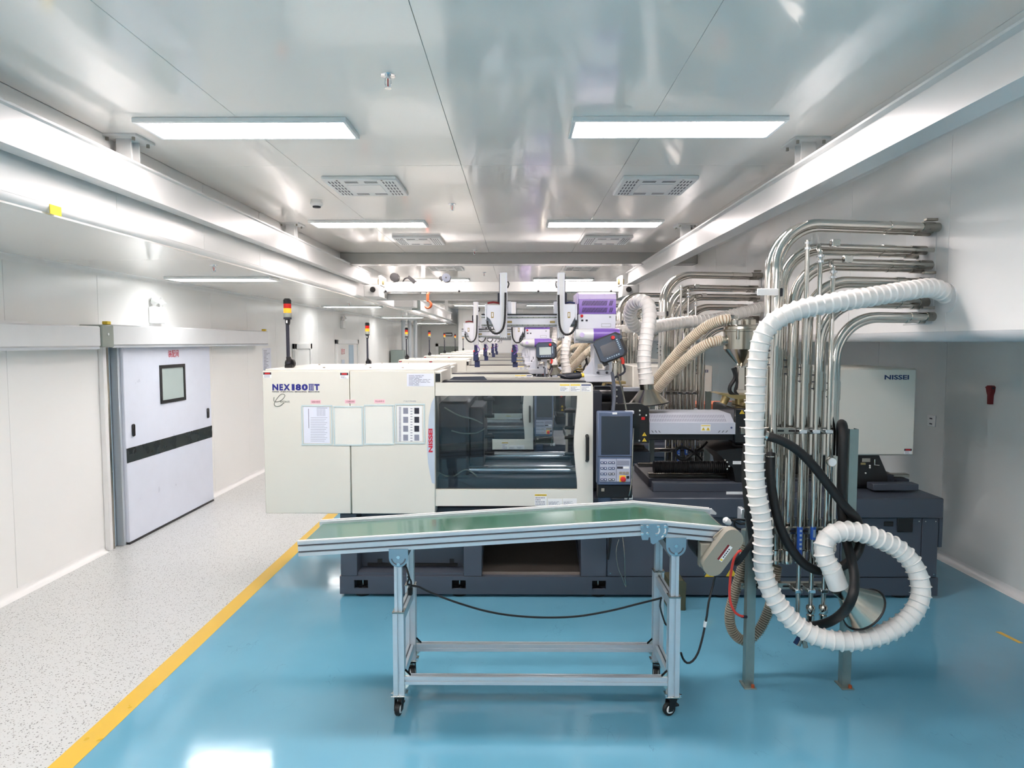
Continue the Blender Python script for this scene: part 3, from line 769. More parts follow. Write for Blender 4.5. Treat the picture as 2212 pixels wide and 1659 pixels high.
# --- right half: cabinet panels, each a separate sheet, and the overhanging injection bed
zc1 = zof(1116, yf)
xr = xof(2026, yf, 1180)
MB().box(xof(1311, yf, 1180), xr, yf + 0.02, yb_, zt, zc1).build('cabinet_body', 'base_dark', B)
ps = [1312, 1530, 1640, 1815, 1990, 2026]
for a, b in zip(ps, ps[1:]):
    cp_ = MB().box(xof(a, yf, 1180) + 0.002, xof(b, yf, 1180) - 0.002, yf, yf + 0.02, zt + 0.006, zc1 - 0.006, 0.003).build('cabinet_panel', 'base_grey', B)
    for zz in (zt + 0.03, zc1 - 0.03):
        for xx in (xof(a, yf, 1180) + 0.025, xof(b, yf, 1180) - 0.025): MB().cyl((xx, yf - 0.003, zz), (xx, yf, zz), 0.005, n=8).build('screw', 'steel', cp_)
MB().pbox(1939, 1117, 1973, 1150, yf - 0.012, yf, 0.01).build('fan_grille', 'black', B)
MB().pbox(1910, 1127, 1930, 1137, yf - 0.006, yf, 0.004).build('latch', 'black', B)
def lab(px0, py0, px1, py1, Y, m='label_white', name='warning_label'):
    return sheet(MB(), px0, py0, px1, py1, Y).build(name, m, B)
def tri(px, py, s, Y, parent, name='warning_triangle', m='yellow'):
    t_ = MB().pprism([(px - s, py + s * 0.75), (px + s, py + s * 0.75), (px, py - s * 0.85)], Y - 0.0012, Y).build(name, m, parent)
    e = MB(); e.pprism([(px - s * .12, py - s * .3), (px + s * .12, py - s * .3), (px + s * .07, py + s * .3), (px - s * .07, py + s * .3)], Y - 0.0022, Y - 0.0012); e.pbox(px - s * .1, py + s * .4, px + s * .1, py + s * .58, Y - 0.0022, Y - 0.0012)
    e.build('exclamation', 'ink', t_)
tri(1534, 1237, 12, yf, B); tri(1580, 1236, 12, yf, B)
l_ = lab(1571, 1105, 1587, 1113, yf, 'ink', 'name_plate'); sheet(MB(), 1573, 1106.5, 1585, 1109, yf - 0.0015, 0.0008).build('print', 'label_white', l_)
l_ = lab(1797, 1105, 1808, 1113, yf, 'label_white', 'name_plate')
# injection bed block
zi = zof(1073, yf)
MB().box(xof(1281, yf, 1090), xof(2034, yf, 1090), yf - 0.03, yb_, zc1, zi, 0.008).build('injection_bed', 'base_grey', B)
MB().box(xof(2033, yf, 1090), xof(2041, yf, 1130), yf + 0.02, yb_ - 0.2, zof(1182, yf), zof(1090, yf), 0.004).build('side_cover', 'base_grey', B)
lab(1569, 1062, 1613, 1068, yf)
MB().box(xof(1410, 5.35), xof(1830, 5.35), 5.33, 5.4, zi, zi + 0.075, 0.004).build('bed_step', 'base_grey', B)
MB().box(xof(1410, 5.35), xof(1990, 5.35), 5.5, 6.2, zi, zi + 0.07, 0.004).build('slide_rail_base', 'base_dark', B)
for y in (5.56, 6.05): MB().box(xof(1400, 5.6), xof(1960, 5.6), y, y + 0.07, zi + 0.07, zi + 0.1, 0.004).build('slide_rail', 'steel_dull', B)
MB().pbox(1905, 1026, 1931, 1042, 5.45, 5.7, 0.004).build('rail_stop', 'base_dark', B)
MB().pbox(1886, 1046, 1985, 1060, 5.3, 5.4, 0.004).build('bed_step', 'base_grey', B)
lab(1349, 1069, 1367, 1079, yf - 0.03)
MB().pbox(1292, 1073, 1319, 1096, yf - 0.045, yf - 0.03, 0.003).build('terminal_box', 'panel_blue', B)

# --- clamp cover: two cream panels with a gap, and the top sheet
cy0 = zof(1110.5, YC); cy1 = zof(801, YC)
ycb = 6.3
for a, b in ((570, 756), (757.6, 939.5)):
    MB().box(xof(a, YC, 950), xof(b, YC, 950), YC, ycb, cy0, cy1, 0.005).build('clamp_cover', 'cream', B)
MB().box(xof(571, YC, 950), xof(938, YC, 950), YC + 0.05, ycb - 0.02, cy1, cy1 + 0.012, 0.004).build('top_sheet', 'cream_light', B)
for px, yy in ((700, 5.3), (800, 5.3), (870, 5.3), (690, 6.0), (790, 6.0)):
    MB().cyl((xof(px, yy, 795), yy, cy1 + 0.012), (xof(px, yy, 795), yy, cy1 + 0.018), 0.009, n=10).build('screw', 'steel_dull', B)
# end box at the right of the cover top
MB().pbox(934, 803, 953, 827, YC + 0.02, YC + 0.5, 0.004).build('rail_end_box', 'cream', B)
MB().pbox(941, 807, 951, 825, YC + 0.017, YC + 0.021).build('rail_opening', 'black', B)
# lettering on the cover
for ch, a, b in (('N', 588, 601.5), ('E', 603.3, 611.5), ('X', 611.8, 627), ('1', 630, 636.5), ('8', 638.2, 650.5), ('0', 651.5, 665)):
    text('lettering', ch, 'ink_blue', B, flat_front(a, 829.5, b, 843.5, YC - 0.001), 0.055)
t3 = MB()
for x in (668.5, 672.2, 675.9): t3.pbox(x - 1.1, 830.5, x + 1.1, 842.5, YC - 0.0016, YC - 0.001)
t3.pbox(666.5, 829.3, 678, 830.6, YC - 0.0016, YC - 0.001); t3.pbox(666.5, 842.4, 678, 843.6, YC - 0.0016, YC - 0.001)
t3.build('lettering_numeral', 'ink_blue', B)
text('lettering', 'T', 'ink_blue', B, flat_front(678.8, 829.5, 690.5, 843.5, YC - 0.001), 0.06)
text('lettering', 'NISSEI  INJECTION  MOLDING  MACHINE', 'ink', B, flat_front(588, 844.8, 690.5, 848.5, YC - 0.001), 0.02)
sw = [(592, 858), (591.5, 866), (598, 868), (607, 865), (614, 858), (615, 853), (609, 851), (602, 856), (595, 866), (592.5, 874), (598, 878), (606, 876), (613, 870)]
MB().tube(smooth_path([A(x, y, YC - 0.001) for x, y in sw], 0.006), [0.0025] * len(smooth_path([A(x, y, YC - 0.001) for x, y in sw], 0.006)), 6).build('script_mark', 'ink_green', B)
text('lettering', 'erject', 'ink_green', B, flat_front(605, 864.5, 626, 871.5, YC - 0.001), 0.01)
# swoosh at the right edge with upright red lettering
MB().pprism([(939, 858), (932, 870), (926.5, 900), (923.5, 940), (922.5, 970), (924.5, 1000), (929, 1025), (933, 1043), (939, 1046)], YC - 0.0008, YC + 0.001).build('swoosh_decal', 'decal_blue', B)
text('lettering', 'NISSEI', 'ink_red', B, flat_front_up(925.3, 926, 934.8, 977, YC - 0.0016), 0.045)
def danger(px0, py0, px1, py1, Y, par=None):
    l_ = sheet(MB(), px0, py0, px1, py1, Y).build('danger_label', 'label_white', par or B)
    h = (py1 - py0)
    sheet(MB(), px0 + .3, py0 + .3, px1 - .3, py0 + h * 0.42, Y - 0.0015, 0.0006).build('header', 'ink', l_)
    sheet(MB(), px0 + (px1 - px0) * .18, py0 + h * .1, px1 - (px1 - px0) * .18, py0 + h * 0.34, Y - 0.0021, 0.0006).build('word_field', 'red', l_)
    lines(px0 + 2, py0 + h * .5, px1 - 2, py1 - 1, Y - 0.0015, 3, seed=int(px0)).build('print', 'ink_grey', l_, stuff=True)
danger(568.5, 804, 586, 816.5, YC); danger(734.5, 805, 752.5, 818, YC)
# --- sliding gate
yg0, yg1 = YC + 0.01, YC + 0.045
arc = [(1247, 855), (1246, 880), (1243, 910), (1240.5, 940), (1240, 962), (1241.5, 990), (1244, 1015), (1246.5, 1040), (1247, 1058)]
ga = MB().pprism([(940, 827), (1272, 827), (1277, 828), (1280, 831), (1281, 836)] + [(1281, 1093), (940, 1093), (940, 1058)] + arc[::-1] + [(940, 855)], yg0, yg1)
# the outline above doubles back along the window, so the left side stays open towards the cover
gate = ga.build('safety_gate', 'cream', B, ang=25)
MB().pbox(938, 853, 1248, 1060, yg1, yg1 + 0.006).build('window_pane', 'gate_glass', gate)
hd = [A(1268, y, yg0) for y in (941, 944, 968, 992, 995)]
MB().tube([(p.x, yg0 - o, p.z) for p, o in zip(hd, (0.0, 0.03, 0.035, 0.03, 0.0))], 0.0135, 10).build('handle', 'black', gate)
for x0, m_ in ((1209, 'yellow'), (1232, 'yellow'), (1255.5, 'ink_navy')):
    l_ = sheet(MB(), x0, 830, x0 + 21.5, 846, yg0).build('warning_label', 'label_white', B)
    sheet(MB(), x0 + .4, 830.3, x0 + 21.2, 833.2, yg0 - 0.0015, 0.0006).build('header', m_, l_)
    lines(x0 + 1, 835, x0 + 20, 845, yg0 - 0.0015, 4, seed=int(x0)).build('print', 'ink_grey', l_, stuff=True)
for x0, y0, x1, y1, m_ in ((1155, 1067.5, 1181, 1092, 'yellow'), (1183.5, 1077.5, 1214.5, 1092, None), (1216, 1077, 1246, 1091, None)):
    l_ = sheet(MB(), x0, y0, x1, y1, yg0).build('warning_label', 'label_white', B)
    if m_:
        hh = sheet(MB(), x0 + .2, y0 + .2, x1 - .2, y0 + 4, yg0 - 0.0015, 0.0006).build('header', m_, l_)
        text('lettering', '▲ 注 意 CAUTION' if False else '! CAUTION', 'ink', l_, flat_front(x0 + 1, y0 + .7, x1 - 1, y0 + 3.4, yg0 - 0.0026), 0.02)
    lines(x0 + 1.5, y0 + 5.5, x1 - 1.5, y1 - 1, yg0 - 0.0015, 4, seed=int(x0)).build('print', 'ink_grey', l_, stuff=True)
# rails on top of the gate, rear gate
MB().box(xof(955, 5.3, 815), xof(1262, 5.3, 815), 5.16, 5.3, zof(828, 5.2), zof(822, 5.2), 0.003).build('gate_rail', 'base_dark', B)
MB().box(xof(1050, 5.5, 815), xof(1262, 5.5, 815), 5.36, 5.42, zof(827, 5.4), zof(822, 5.4), 0.004).build('gate_rail', 'chrome', B)
yr0 = 6.26
rg = MB(); zr0, zr1 = zof(1093, YC), zof(815, yr0)
x0, x1 = xof(945, YC), xof(1281, YC)
rg.box(x0, x1, yr0, yr0 + 0.035, zof(862, YC), zr1); rg.box(x0, x1, yr0, yr0 + 0.035, zr0, zof(1062, YC)); rg.box(x0, x0 + 0.09, yr0, yr0 + 0.035, zof(1062, YC), zof(862, YC)); rg.box(x1 - 0.12, x1, yr0, yr0 + 0.035, zof(1062, YC), zof(862, YC))
rgo = rg.build('rear_gate', 'cream', B)
MB().box(x0 + 0.09, x1 - 0.12, yr0 + 0.015, yr0 + 0.02, zof(1062, YC), zof(862, YC)).build('rear_pane', 'clear_plastic', rgo)
for i in range(5): MB().cyl((x0 + 0.25 + i * 0.22, yr0 - 0.003, zr1 - 0.03), (x0 + 0.25 + i * 0.22, yr0, zr1 - 0.03), 0.006, n=8).build('screw', 'steel_dull', rgo)
# --- clamp interior
MB().box(xof(940, YC), xof(1014, 5.4), 5.3, 6.15, zof(1045, 5.3), zof(868, 5.3), 0.02).build('moving_platen', 'base_dark', B)
MB().box(xof(1014, 5.4), xof(1045, 5.4), 5.42, 6.05, zof(1010, 5.4), zof(880, 5.4), 0.01).build('toggle_crosshead', 'base_dark', B)
MB().box(xof(940, 5.2), xof(1250, 5.2), 5.2, 6.24, ztop + 0.05, zof(1032, 5.2), 0.01).build('drip_tray', 'base_grey', B)
for (y, pz) in ((5.38, 1015), (6.02, 985)):
    z = zof(pz, y)
    MB().cyl((xof(985, y), y, z), (xof(1262, y), y, z), 0.04, n=20).build('tie_bar', 'chrome', B)
    MB().cyl((xof(985, y), y, zof(858 if y < 5.7 else 850, y) + 0.06), (xof(1262, y), y, zof(858 if y < 5.7 else 850, y) + 0.06), 0.04, n=20).build('tie_bar', 'chrome', B)
for (px, py) in ((1058, 880), (1058, 960), (1232, 905), (1232, 962)):
    c = A(px, py, 5.62)
    cl = MB().box(c.x - 0.02, c.x + 0.02, 5.6, 5.66, c.z - 0.09, c.z + 0.09, 0.004).build('mold_clamp', 'base_dark', B)
    for s in (-1, 1): MB().cyl((c.x - 0.05, 5.6, c.z + s * 0.07), (c.x + 0.04, 5.6, c.z + s * 0.07), 0.016, n=10).build('clamp_bolt', 'black', cl)
for k_, pts in enumerate(([(960, 880), (990, 897), (1020, 905), (1043, 915)], [(975, 930), (1000, 936), (1030, 935), (1048, 925)], [(945, 1020), (975, 1030), (1010, 1015), (1045, 1045)])):
    MB().tube(smooth_path([A(x, y, 5.25) for x, y in pts], 0.02), 0.006, 6).build('sensor_cable', 'lens_clear', B)
for px, py in ((1056, 1040), (1135, 1044)):
    c = A(px, py, 5.3); v_ = MB().cyl((c.x, 5.3, c.z - 0.04), (c.x, 5.3, c.z + 0.02), 0.018, n=10).build('cooling_valve', 'steel', B)
    MB().tube([(c.x, 5.3, c.z + 0.02), (c.x + 0.06, 5.28, c.z + 0.035)], 0.008, 8).build('lever', 'steel', v_)
MB().pbox(1110, 1052, 1240, 1058, 5.25, 5.3).build('water_manifold', 'steel', B)
# --- fixed platen and black parts right of the gate
MB().box(xof(1252, 5.3), xof(1300, 5.3), 5.32, 6.2, zof(1060, 5.3), zof(845, 5.3), 0.015).build('fixed_platen', 'base_dark', B)
mt = MB().cyl(A(1283, 851, 5.45), A(1322, 851, 5.45), 0.068, n=24).build('mold_height_motor', 'black_gloss', B)
MB().pbox(1320, 834, 1346, 890, 5.38, 5.7, 0.006).build('motor_bracket', 'base_dark', B)
for py in (842, 856, 872): MB().cyl(A(1332, py, 5.38), A(1332, py, 5.36), 0.008, n=8).build('bolt', 'steel', mt)
MB().pbox(1345, 838, 1385, 846, 5.76, 5.88, 0.004).build('platen_beam', 'cover_grey', B)
MB().pbox(1348, 846, 1384, 880, 5.76, 5.86).build('platen_gusset', 'black', B)
MB().pbox(1283, 868, 1330, 1078, 5.36, 6.2, 0.01).build('platen_side', 'black', B)
MB().pbox(1366, 884, 1402, 957, 5.34, 5.76, 0.006).build('nozzle_block', 'black', B)
ng = MB().pprism([(1322, 880), (1330, 874), (1372, 872), (1386, 873), (1400, 879), (1402, 884), (1402, 957), (1366, 957), (1322, 957)], 5.25, 5.34).build('nozzle_guard', 'black', B)
MB().pbox(1367, 897, 1381, 950, 5.243, 5.25).build('guard_window', 'clear_plastic', ng)
MB().pbox(1386, 901, 1393, 907, 5.242, 5.25).build('switch', 'red', ng)
tri(1392, 938, 5, 5.249, ng); tri(1392, 950, 5, 5.249, ng)
for px, py in ((1382, 887), (1382, 896), (1396, 897), (1381, 952)): MB().cyl(A(px, py, 5.25), A(px, py, 5.243), 0.007, n=8).build('bolt', 'steel', ng)
MB().pbox(1366, 975, 1405, 1000, 5.35, 5.7, 0.006).build('nozzle_shelf', 'base_dark', B)
MB().pbox(1366, 962, 1393, 976, 5.45, 5.7, 0.01).build('purge_tray', 'bronze_dark', B)
# --- barrel cover
za, zb2, zc2, zd = zof(937.5, 5.3), zof(913, 5.3), zof(893, 5.42), zof(893, 5.42)
bc = MB().prism([(5.3, za), (5.3, zb2), (5.4, zc2), (5.74, zc2), (5.84, zb2), (5.84, za)], xof(1402, 5.3), xof(1587, 5.3), 'yz').build('barrel_cover', 'cover_grey', B)
vs_ = MB(); n_ = 46
for r_ in range(2):
    for i in range(n_):
        x = xof(1405, 5.3) + (xof(1570, 5.3) - xof(1405, 5.3)) * i / n_
        t0, t1 = 0.12 + 0.42 * r_, 0.12 + 0.42 * r_ + 0.34
        pa = (5.3 + 0.1 * t0, zb2 + (zc2 - zb2) * t0); pb_ = (5.3 + 0.1 * t1, zb2 + (zc2 - zb2) * t1)
        vs_.add([(x, pa[0] - .0006, pa[1] + .0008), (x + 0.006, pa[0] - .0006, pa[1] + .0008), (x + 0.006, pb_[0] - .0006, pb_[1] + .0008), (x, pb_[0] - .0006, pb_[1] + .0008)], [(0, 1, 2, 3)])
vs_.build('vent_slots', 'ink_grey', bc, stuff=True, recalc=False)
for base, d_ in ((1407, 1), (1414.5, 1), (1422, 1), (1551, -1), (1559, -1), (1567, -1)):
    MB().pprism([(base, 930), (base + 1.4, 930), (base + 1.4 + d_ * 3.6, 934.5), (base + d_ * 3.6, 934.5)] if d_ > 0 else [(base + 4, 930), (base + 5.4, 930), (base + 1.4, 934.5), (base, 934.5)], 5.2988, 5.3).build('side_slot', 'slot_black', bc)
l_ = sheet(MB(), 1514, 917, 1535, 931.5, 5.3).build('warning_label', 'label_white', bc)
sheet(MB(), 1515, 918.5, 1534, 920.5, 5.2985, 0.0006).build('header', 'yellow', l_)
for px in (1519.5, 1529.5): tri(px, 926.5, 4.2, 5.298, l_)
MB().cyl(A(1580, 924, 5.3), A(1580, 924, 5.295), 0.008, n=10).build('lock', 'ink_navy', bc)
MB().box(xof(1400, 5.3), xof(1600, 5.3), 5.32, 5.82, zof(951, 5.3), za, 0.006).build('barrel_beam', 'black', B)
# feed throat and injection carriage
ft = MB().pbox(1586, 882, 1680, 958, 5.3, 5.9, 0.01).build('feed_throat', 'black_gloss', B)
tri(1603, 890, 5.5, 5.299, ft)
MB().pprism([(1546, 975), (1600, 968), (1680, 968), (1680, 1046), (1590, 1046), (1583, 1010)], 5.34, 5.9).build('carriage_block', 'black', B)
lab(1583, 996, 1601, 1003, 5.339, 'label_white', 'name_plate')
MB().pbox(1590, 960, 1604, 968, 5.4, 5.5, 0.004).build('carriage_knob', 'black', B)
for px, py in ((1566, 994), (1571, 998), (1575, 1007), (1571, 1013)): MB().cyl(A(px, py, 5.34), A(px, py, 5.332), 0.007, n=8).build('bolt', 'steel', B)
bl_ = [A(1412 + 170 * i / 8, 1009, 5.5) for i in range(9)]
ribbed(MB(), bl_, 0.046, 0.016, 0.007, 18, ((0, 1), (0.5, 0))).build('bellows', 'rubber', B)
MB().pbox(1672, 905, 1830, 1046, 5.6, 6.1, 0.01).build('carriage_frame', 'black', B)
# servo motor cover with lettering
sc_ = MB().pbox(1664, 796, 1978, 984, 5.4, 6.3, 0.012).build('motor_cover', 'cream', B)
text('lettering', 'NISSEI', 'ink_navy', sc_, flat_front(1911, 810, 1963.5, 820, 5.399), 0.035)
danger(1953, 969, 1970, 981, 5.4, sc_)
cb = MB().pprism([(1835, 984), (1899, 984), (1917, 1026), (1917, 1047), (1835, 1047)], 5.42, 6.0).build('rear_carriage', 'black', B)
MB().pbox(1862, 990, 1880, 998, 5.412, 5.42).build('plate', 'steel_dull', cb)
MB().pbox(1860, 1000, 1870, 1004, 5.41, 5.42).build('fitting', 'brass', cb)
MB().tube([A(1889, 992, 5.41), A(1889, 1004, 5.41), A(1899, 1005, 5.41)], 0.006, 6).build('bracket', 'steel', cb)
for px, py in ((1879, 1006), (1879, 1010), (1870, 1022)): MB().cyl(A(px, py, 5.42), A(px, py, 5.412), 0.007, n=8).build('bolt', 'steel', cb)
# --- operator panel
YP = 4.93
hp = MB().pbox(1291, 889.5, 1366.5, 1048, YP, YP + 0.1, 0.008).build('operator_panel', 'panel_blue', B)
MB().pbox(1299, 899, 1361, 982, YP - 0.003, YP + 0.002, 0.001).build('screen', 'screen', hp)
MB().pbox(1291, 985.5, 1366.5, 986.8, YP - 0.0015, YP).build('panel_seam', 'base_dark', hp)
MB().pbox(1323, 891, 1333, 895, YP - 0.002, YP).build('badge', 'label_white', hp)
MB().pbox(1296, 991.5, 1331, 1040.5, YP - 0.003, YP).build('key_field', 'keypad', hp)
MB().pbox(1332, 991.5, 1361.5, 1040.5, YP - 0.003, YP).build('switch_field', 'keypad', hp)
for r_ in range(4):
    for c_ in range(4):
        x0 = 1297.3 + 7.3 * c_ + (2.5 if c_ > 1 else 0); y0 = 997 + 12.2 * r_
        ky = MB().pbox(x0, y0, x0 + 6.2, y0 + 5, YP - 0.006, YP - 0.003, 0.0008).build('key', 'ink_navy' if not (c_ > 1 and r_ > 1) else 'base_grey', hp)
        MB().pbox(x0 + 1.6, y0 + 1.3, x0 + 4.6, y0 + 3.5, YP - 0.0068, YP - 0.006).build('key_mark', 'label_white', ky)
MB().pbox(1333, 995, 1359.5, 1005, YP - 0.004, YP - 0.003).build('mode_strip', 'ink_grey', hp)
MB().pbox(1333, 1008, 1345.5, 1012.5, YP - 0.0045, YP - 0.003).build('display', 'ink', hp)
MB().pbox(1346.5, 1008, 1359, 1012.5, YP - 0.0045, YP - 0.003).build('display', 'label_white', hp)
for i in range(3): MB().pbox(1337.5 + 7.4 * i, 1019, 1343.8 + 7.4 * i, 1024.5, YP - 0.0055, YP - 0.003).build('button', 'gear_taupe', hp)
es = MB().pbox(1338, 1027, 1351.5, 1041, YP - 0.005, YP - 0.003).build('stop_plate', 'yellow', hp)
c = A(1345, 1034, YP)
MB().lathe((c.x, YP - 0.005, c.z), [(0.016, 0), (0.016, 0.012), (0.02, 0.014), (0.02, 0.024), (0.012, 0.03)], 18, (0, -1, 0)).build('stop_button', 'red', es)
MB().pbox(1353.5, 1028, 1359.5, 1034, YP - 0.008, YP - 0.003, 0.001).build('key_switch', 'black', hp)
lo = MB().pbox(1291.5, 1048, 1366, 1076, YP + 0.01, YP + 0.1, 0.006).build('panel_foot', 'black', B)
MB().pbox(1299, 1055, 1305.5, 1061.5, YP + 0.006, YP + 0.01).build('usb_cover', 'gear_taupe', lo)
MB().tube(smooth_path([A(1324, 890, YP + .05), A(1327, 850, 5.1), A(1325, 822, 5.2), A(1322, 806, 5.34)], 0.03), 0.014, 8).build('panel_conduit', 'base_grey', B)
MB().tube(smooth_path([A(1354, 892, YP + .05), A(1346, 850, 5.1), A(1338, 822, 5.2), A(1334, 806, 5.34)], 0.03), 0.007, 8).build('panel_cable', 'steel_dull', B)
MB().pbox(1352, 888, 1370, 894, YP + 0.02, YP + 0.07, 0.002).build('cable_gland', 'cover_grey', B)
MB().tube(smooth_path([A(1368, 925, YP + .03), A(1366, 990, YP - 0.01), A(1364, 1040, YP - 0.01), A(1359, 1070, YP - 0.01), A(1356, 1080, 5.1)], 0.03), 0.006, 8).build('panel_cable', 'steel_dull', B)
# --- signal tower
def tower(parent):
    Y = 5.33
    c = A(624, 785, Y); k_ = Y / F_PX
    zz = lambda py: A(624, py, Y).z
    base = MB().lathe((c.x, Y, zz(799.5)), [(0.06, 0), (0.062, 0.006), (0.05, 0.012)], 20).build('signal_tower', 'black', parent)
    MB().lathe((c.x, Y + 0.025, zz(785)), [(0.038, -0.03), (0.042, -0.02), (0.042, 0.0), (0.036, 0.012)], 24, (0, -1, 0)).build('swivel', 'black', base)
    MB().box(c.x - 0.03, c.x + 0.03, Y - 0.02, Y + 0.025, zz(799), zz(787), 0.006).build('foot', 'black', base)
    top = A(621, 700, Y)
    MB().tube([(c.x, Y, zz(786)), (c.x - 0.004, Y, zz(770)), (top.x, Y, top.z)], [0.015, 0.014, 0.0135], 12).build('pole', 'ink', base)
    MB().tube([(c.x, Y, zz(781)), (c.x - 0.002, Y, zz(771))], 0.019, 12).build('collar', 'black', base)
    h = A(621.3, 690, Y).x
    seg = [(702, 698, 0.014, 0.019, 'black', 'neck'), (698, 690, 0.019, 0.021, 'black', 'neck'), (690, 685.5, 0.031, 0.031, 'base_dark', 'lens_base'), (685.5, 676.2, 0.03, 0.03, 'lens_clear', 'clear_lens'), (676, 666.2, 0.03, 0.03, 'lens_amber', 'amber_lens'), (666, 656.2, 0.03, 0.03, 'lens_red', 'red_lens'), (656, 648, 0.031, 0.031, 'black_gloss', 'cap'), (648, 645, 0.031, 0.024, 'black_gloss', 'cap')]
    for a, b, r0, r1, m_, nm in seg: MB().cyl((h, Y, zz(a)), (h, Y, zz(b)), r0, r1, 20).build(nm, m_, base)
    MB().box(h - 0.006, h + 0.006, Y - 0.0225, Y - 0.02, zz(698), zz(692)).build('sticker', 'label_white', base)
tower(B)

ordn = ['', 'second', 'third', 'fourth', 'fifth', 'sixth', 'seventh']
machines = [ma]
for i in range(1, 7):
    machines.append(dup(ma, (0, SP * i, 0), '%s injection molding machine from the front, cream with its own signal tower' % ordn[i], (0.845, 1, 0.955)))

# ================================================================== take-out robots on top of the machines
YA = 5.62                                # plane of the robot arms and the front of its cabinet
def make_robot():
    r0 = A(1298, 812, 5.7)
    t = thing('takeout_robot', 'purple and white take-out robot standing on the front machine', 'robot', (r0.x, 5.8, r0.z), 'purple take-out robots above the machines')
    # cabinet
    z = lambda py, Y=YA: A(1290, py, Y).z
    x = lambda px, Y=YA: A(px, 690, Y).x
    cb = MB().box(x(1249), x(1330), YA, YA + 0.42, z(741), z(678), 0.006).build('control_cabinet', 'robot_white', t)
    pf = MB()
    pf.prism([(YA, z(678)), (YA, z(646)), (YA + 0.02, z(636)), (YA + 0.06, z(631)), (YA + 0.4, z(631)), (YA + 0.42, z(646)), (YA + 0.42, z(678))], x(1250.5), x(1330.5), 'yz')
    hood = pf.build('purple_hood', 'purple', t)
    MB().prism([(YA - 0.002, z(646)), (YA + 0.018, z(635.5)), (YA + 0.06, z(630.5)), (YA + 0.4, z(630.5)), (YA + 0.4, z(632)), (YA + 0.06, z(632.5)), (YA + 0.024, z(637)), (YA + 0.004, z(646))], x(1250), x(1331), 'yz').build('hood_lit_top', 'purple_light', hood)  # paler purple paints the light on the sloping hood top
    MB().box(x(1244.5), x(1250), YA + 0.0, YA + 0.3, z(657), z(632), 0.008).build('hood_lip', 'purple_light', hood)
    m = MB()
    for row in (0, 1):
        for i in range(27):
            if 21 < i < 24: continue
            px = 1257 + 2.45 * i; py0 = 649.5 + 15 * row
            m.pprism([(px + 2.6, py0), (px + 3.9, py0), (px + 1.0, py0 + 10.5), (px - 0.3, py0 + 10.5)], YA - 0.0012, YA)
    m.build('vent_slots', 'slot_black', hood, stuff=True)
    c = A(1256.5, 682.5, YA)
    MB().lathe((c.x, YA, c.z), [(0.009, 0), (0.012, 0.012), (0.012, 0.02), (0.006, 0.024)], 14, (0, -1, 0)).build('emergency_stop', 'red', cb)
    for px in (1255.5, 1265): MB().pbox(px, 690.3, px + 4.6, 694.3, YA - 0.002, YA).build('switch', 'base_dark', cb)
    MB().pbox(1316, 683, 1320, 686.5, YA - 0.002, YA).build('switch', 'lens_clear', cb)
    for a, b, c_, d_ in ((1299, 699, 1319.5, 699.7), (1299, 705.5, 1319.5, 706.2), (1299, 699, 1299.7, 706.2), (1318.8, 699, 1319.5, 706.2)): MB().pbox(a, b, c_, d_, YA - 0.0012, YA).build('plate_edge', 'lens_clear', cb)
    # traverse beam
    yb1 = YA + 0.12
    bmz = lambda py: A(1150, py, yb1).z; bx_ = lambda px: A(px, 690, yb1).x
    be = MB().box(bx_(1040), bx_(1252), yb1, yb1 + 0.16, bmz(706), bmz(680), 0.004).build('traverse_beam', 'robot_white', t)
    MB().box(bx_(1040), bx_(1252), yb1 - 0.01, yb1 + 0.1, bmz(680.5), bmz(678), 0.002).build('rail_top', 'black', be)
    for py in (685.5, 702.5):
        MB().box(bx_(1040), bx_(1252), yb1 - 0.006, yb1, bmz(py + 1.5), bmz(py - 1.5)).build('guide_rail', 'lens_clear', be)
        m = MB()
        for i in range(18):
            px = 1046 + 11.8 * i; m.cyl((bx_(px), yb1 - 0.009, bmz(py)), (bx_(px), yb1 - 0.006, bmz(py)), 0.0035, n=6)
        m.build('rail_screws', 'black', be, stuff=True)
    for px in (1100, 1193): MB().box(bx_(px - 5), bx_(px + 6), yb1 - 0.002, yb1, bmz(698), bmz(693), 0.0005).build('oval_label', 'brass', be)
    # two arms on carriages
    for sgn, ap0, ap1, cp0, cp1, top, bot in ((1, 1204.5, 1220, 1219, 1243, 588.5, 731), (-1, 1079.5, 1095.5, 1051, 1080, 588.5, 731)):
        yz = YA - 0.02
        ar = MB().pbox(ap0, top, ap1, bot, yz, yz + 0.08, 0.004).build('vertical_arm', 'robot_white', t)
        MB().pbox(ap0 + 3, top + 2, ap1 - 3, bot - 2, yz - 0.002, yz).build('arm_groove', 'cover_white', ar)
        xs_ = (ap1 - .2, ap1 + 1.1) if sgn > 0 else (ap0 - 1.1, ap0 + .2)
        MB().pbox(xs_[0], top + 4, xs_[1], 690, yz + 0.02, yz + 0.06).build('belt', 'black', ar)
        for px in (ap0 + 4, ap0 + 8, ap0 + 12): MB().cyl(A(px, bot - 1, yz), A(px, bot - 1, yz - 0.004), 0.004, n=6).build('bolt', 'black', ar)
        # carriage plate with a cut lower corner
        if sgn > 0: pl = [(cp0, 657), (cp1, 657), (cp1, 684), (cp0 + 12, 706), (cp0 + 10, 720), (cp0, 720)]
        else: pl = [(cp0, 659), (cp1, 659), (cp1, 718), (cp1 - 9, 716), (cp0 + 8, 690), (cp0, 684)]
        ca_ = MB().pprism(pl, yz + 0.0, yz + 0.12).build('carriage', 'robot_white', t)
        xb = cp1 if sgn > 0 else cp0 - 3.6
        MB().pbox(xb, 657, xb + 3.6, 691, yz - 0.01, yz + 0.14, 0.003).build('carriage_flange', 'robot_white', ca_)
        cx_ = (cp0 + cp1) / 2 - 2
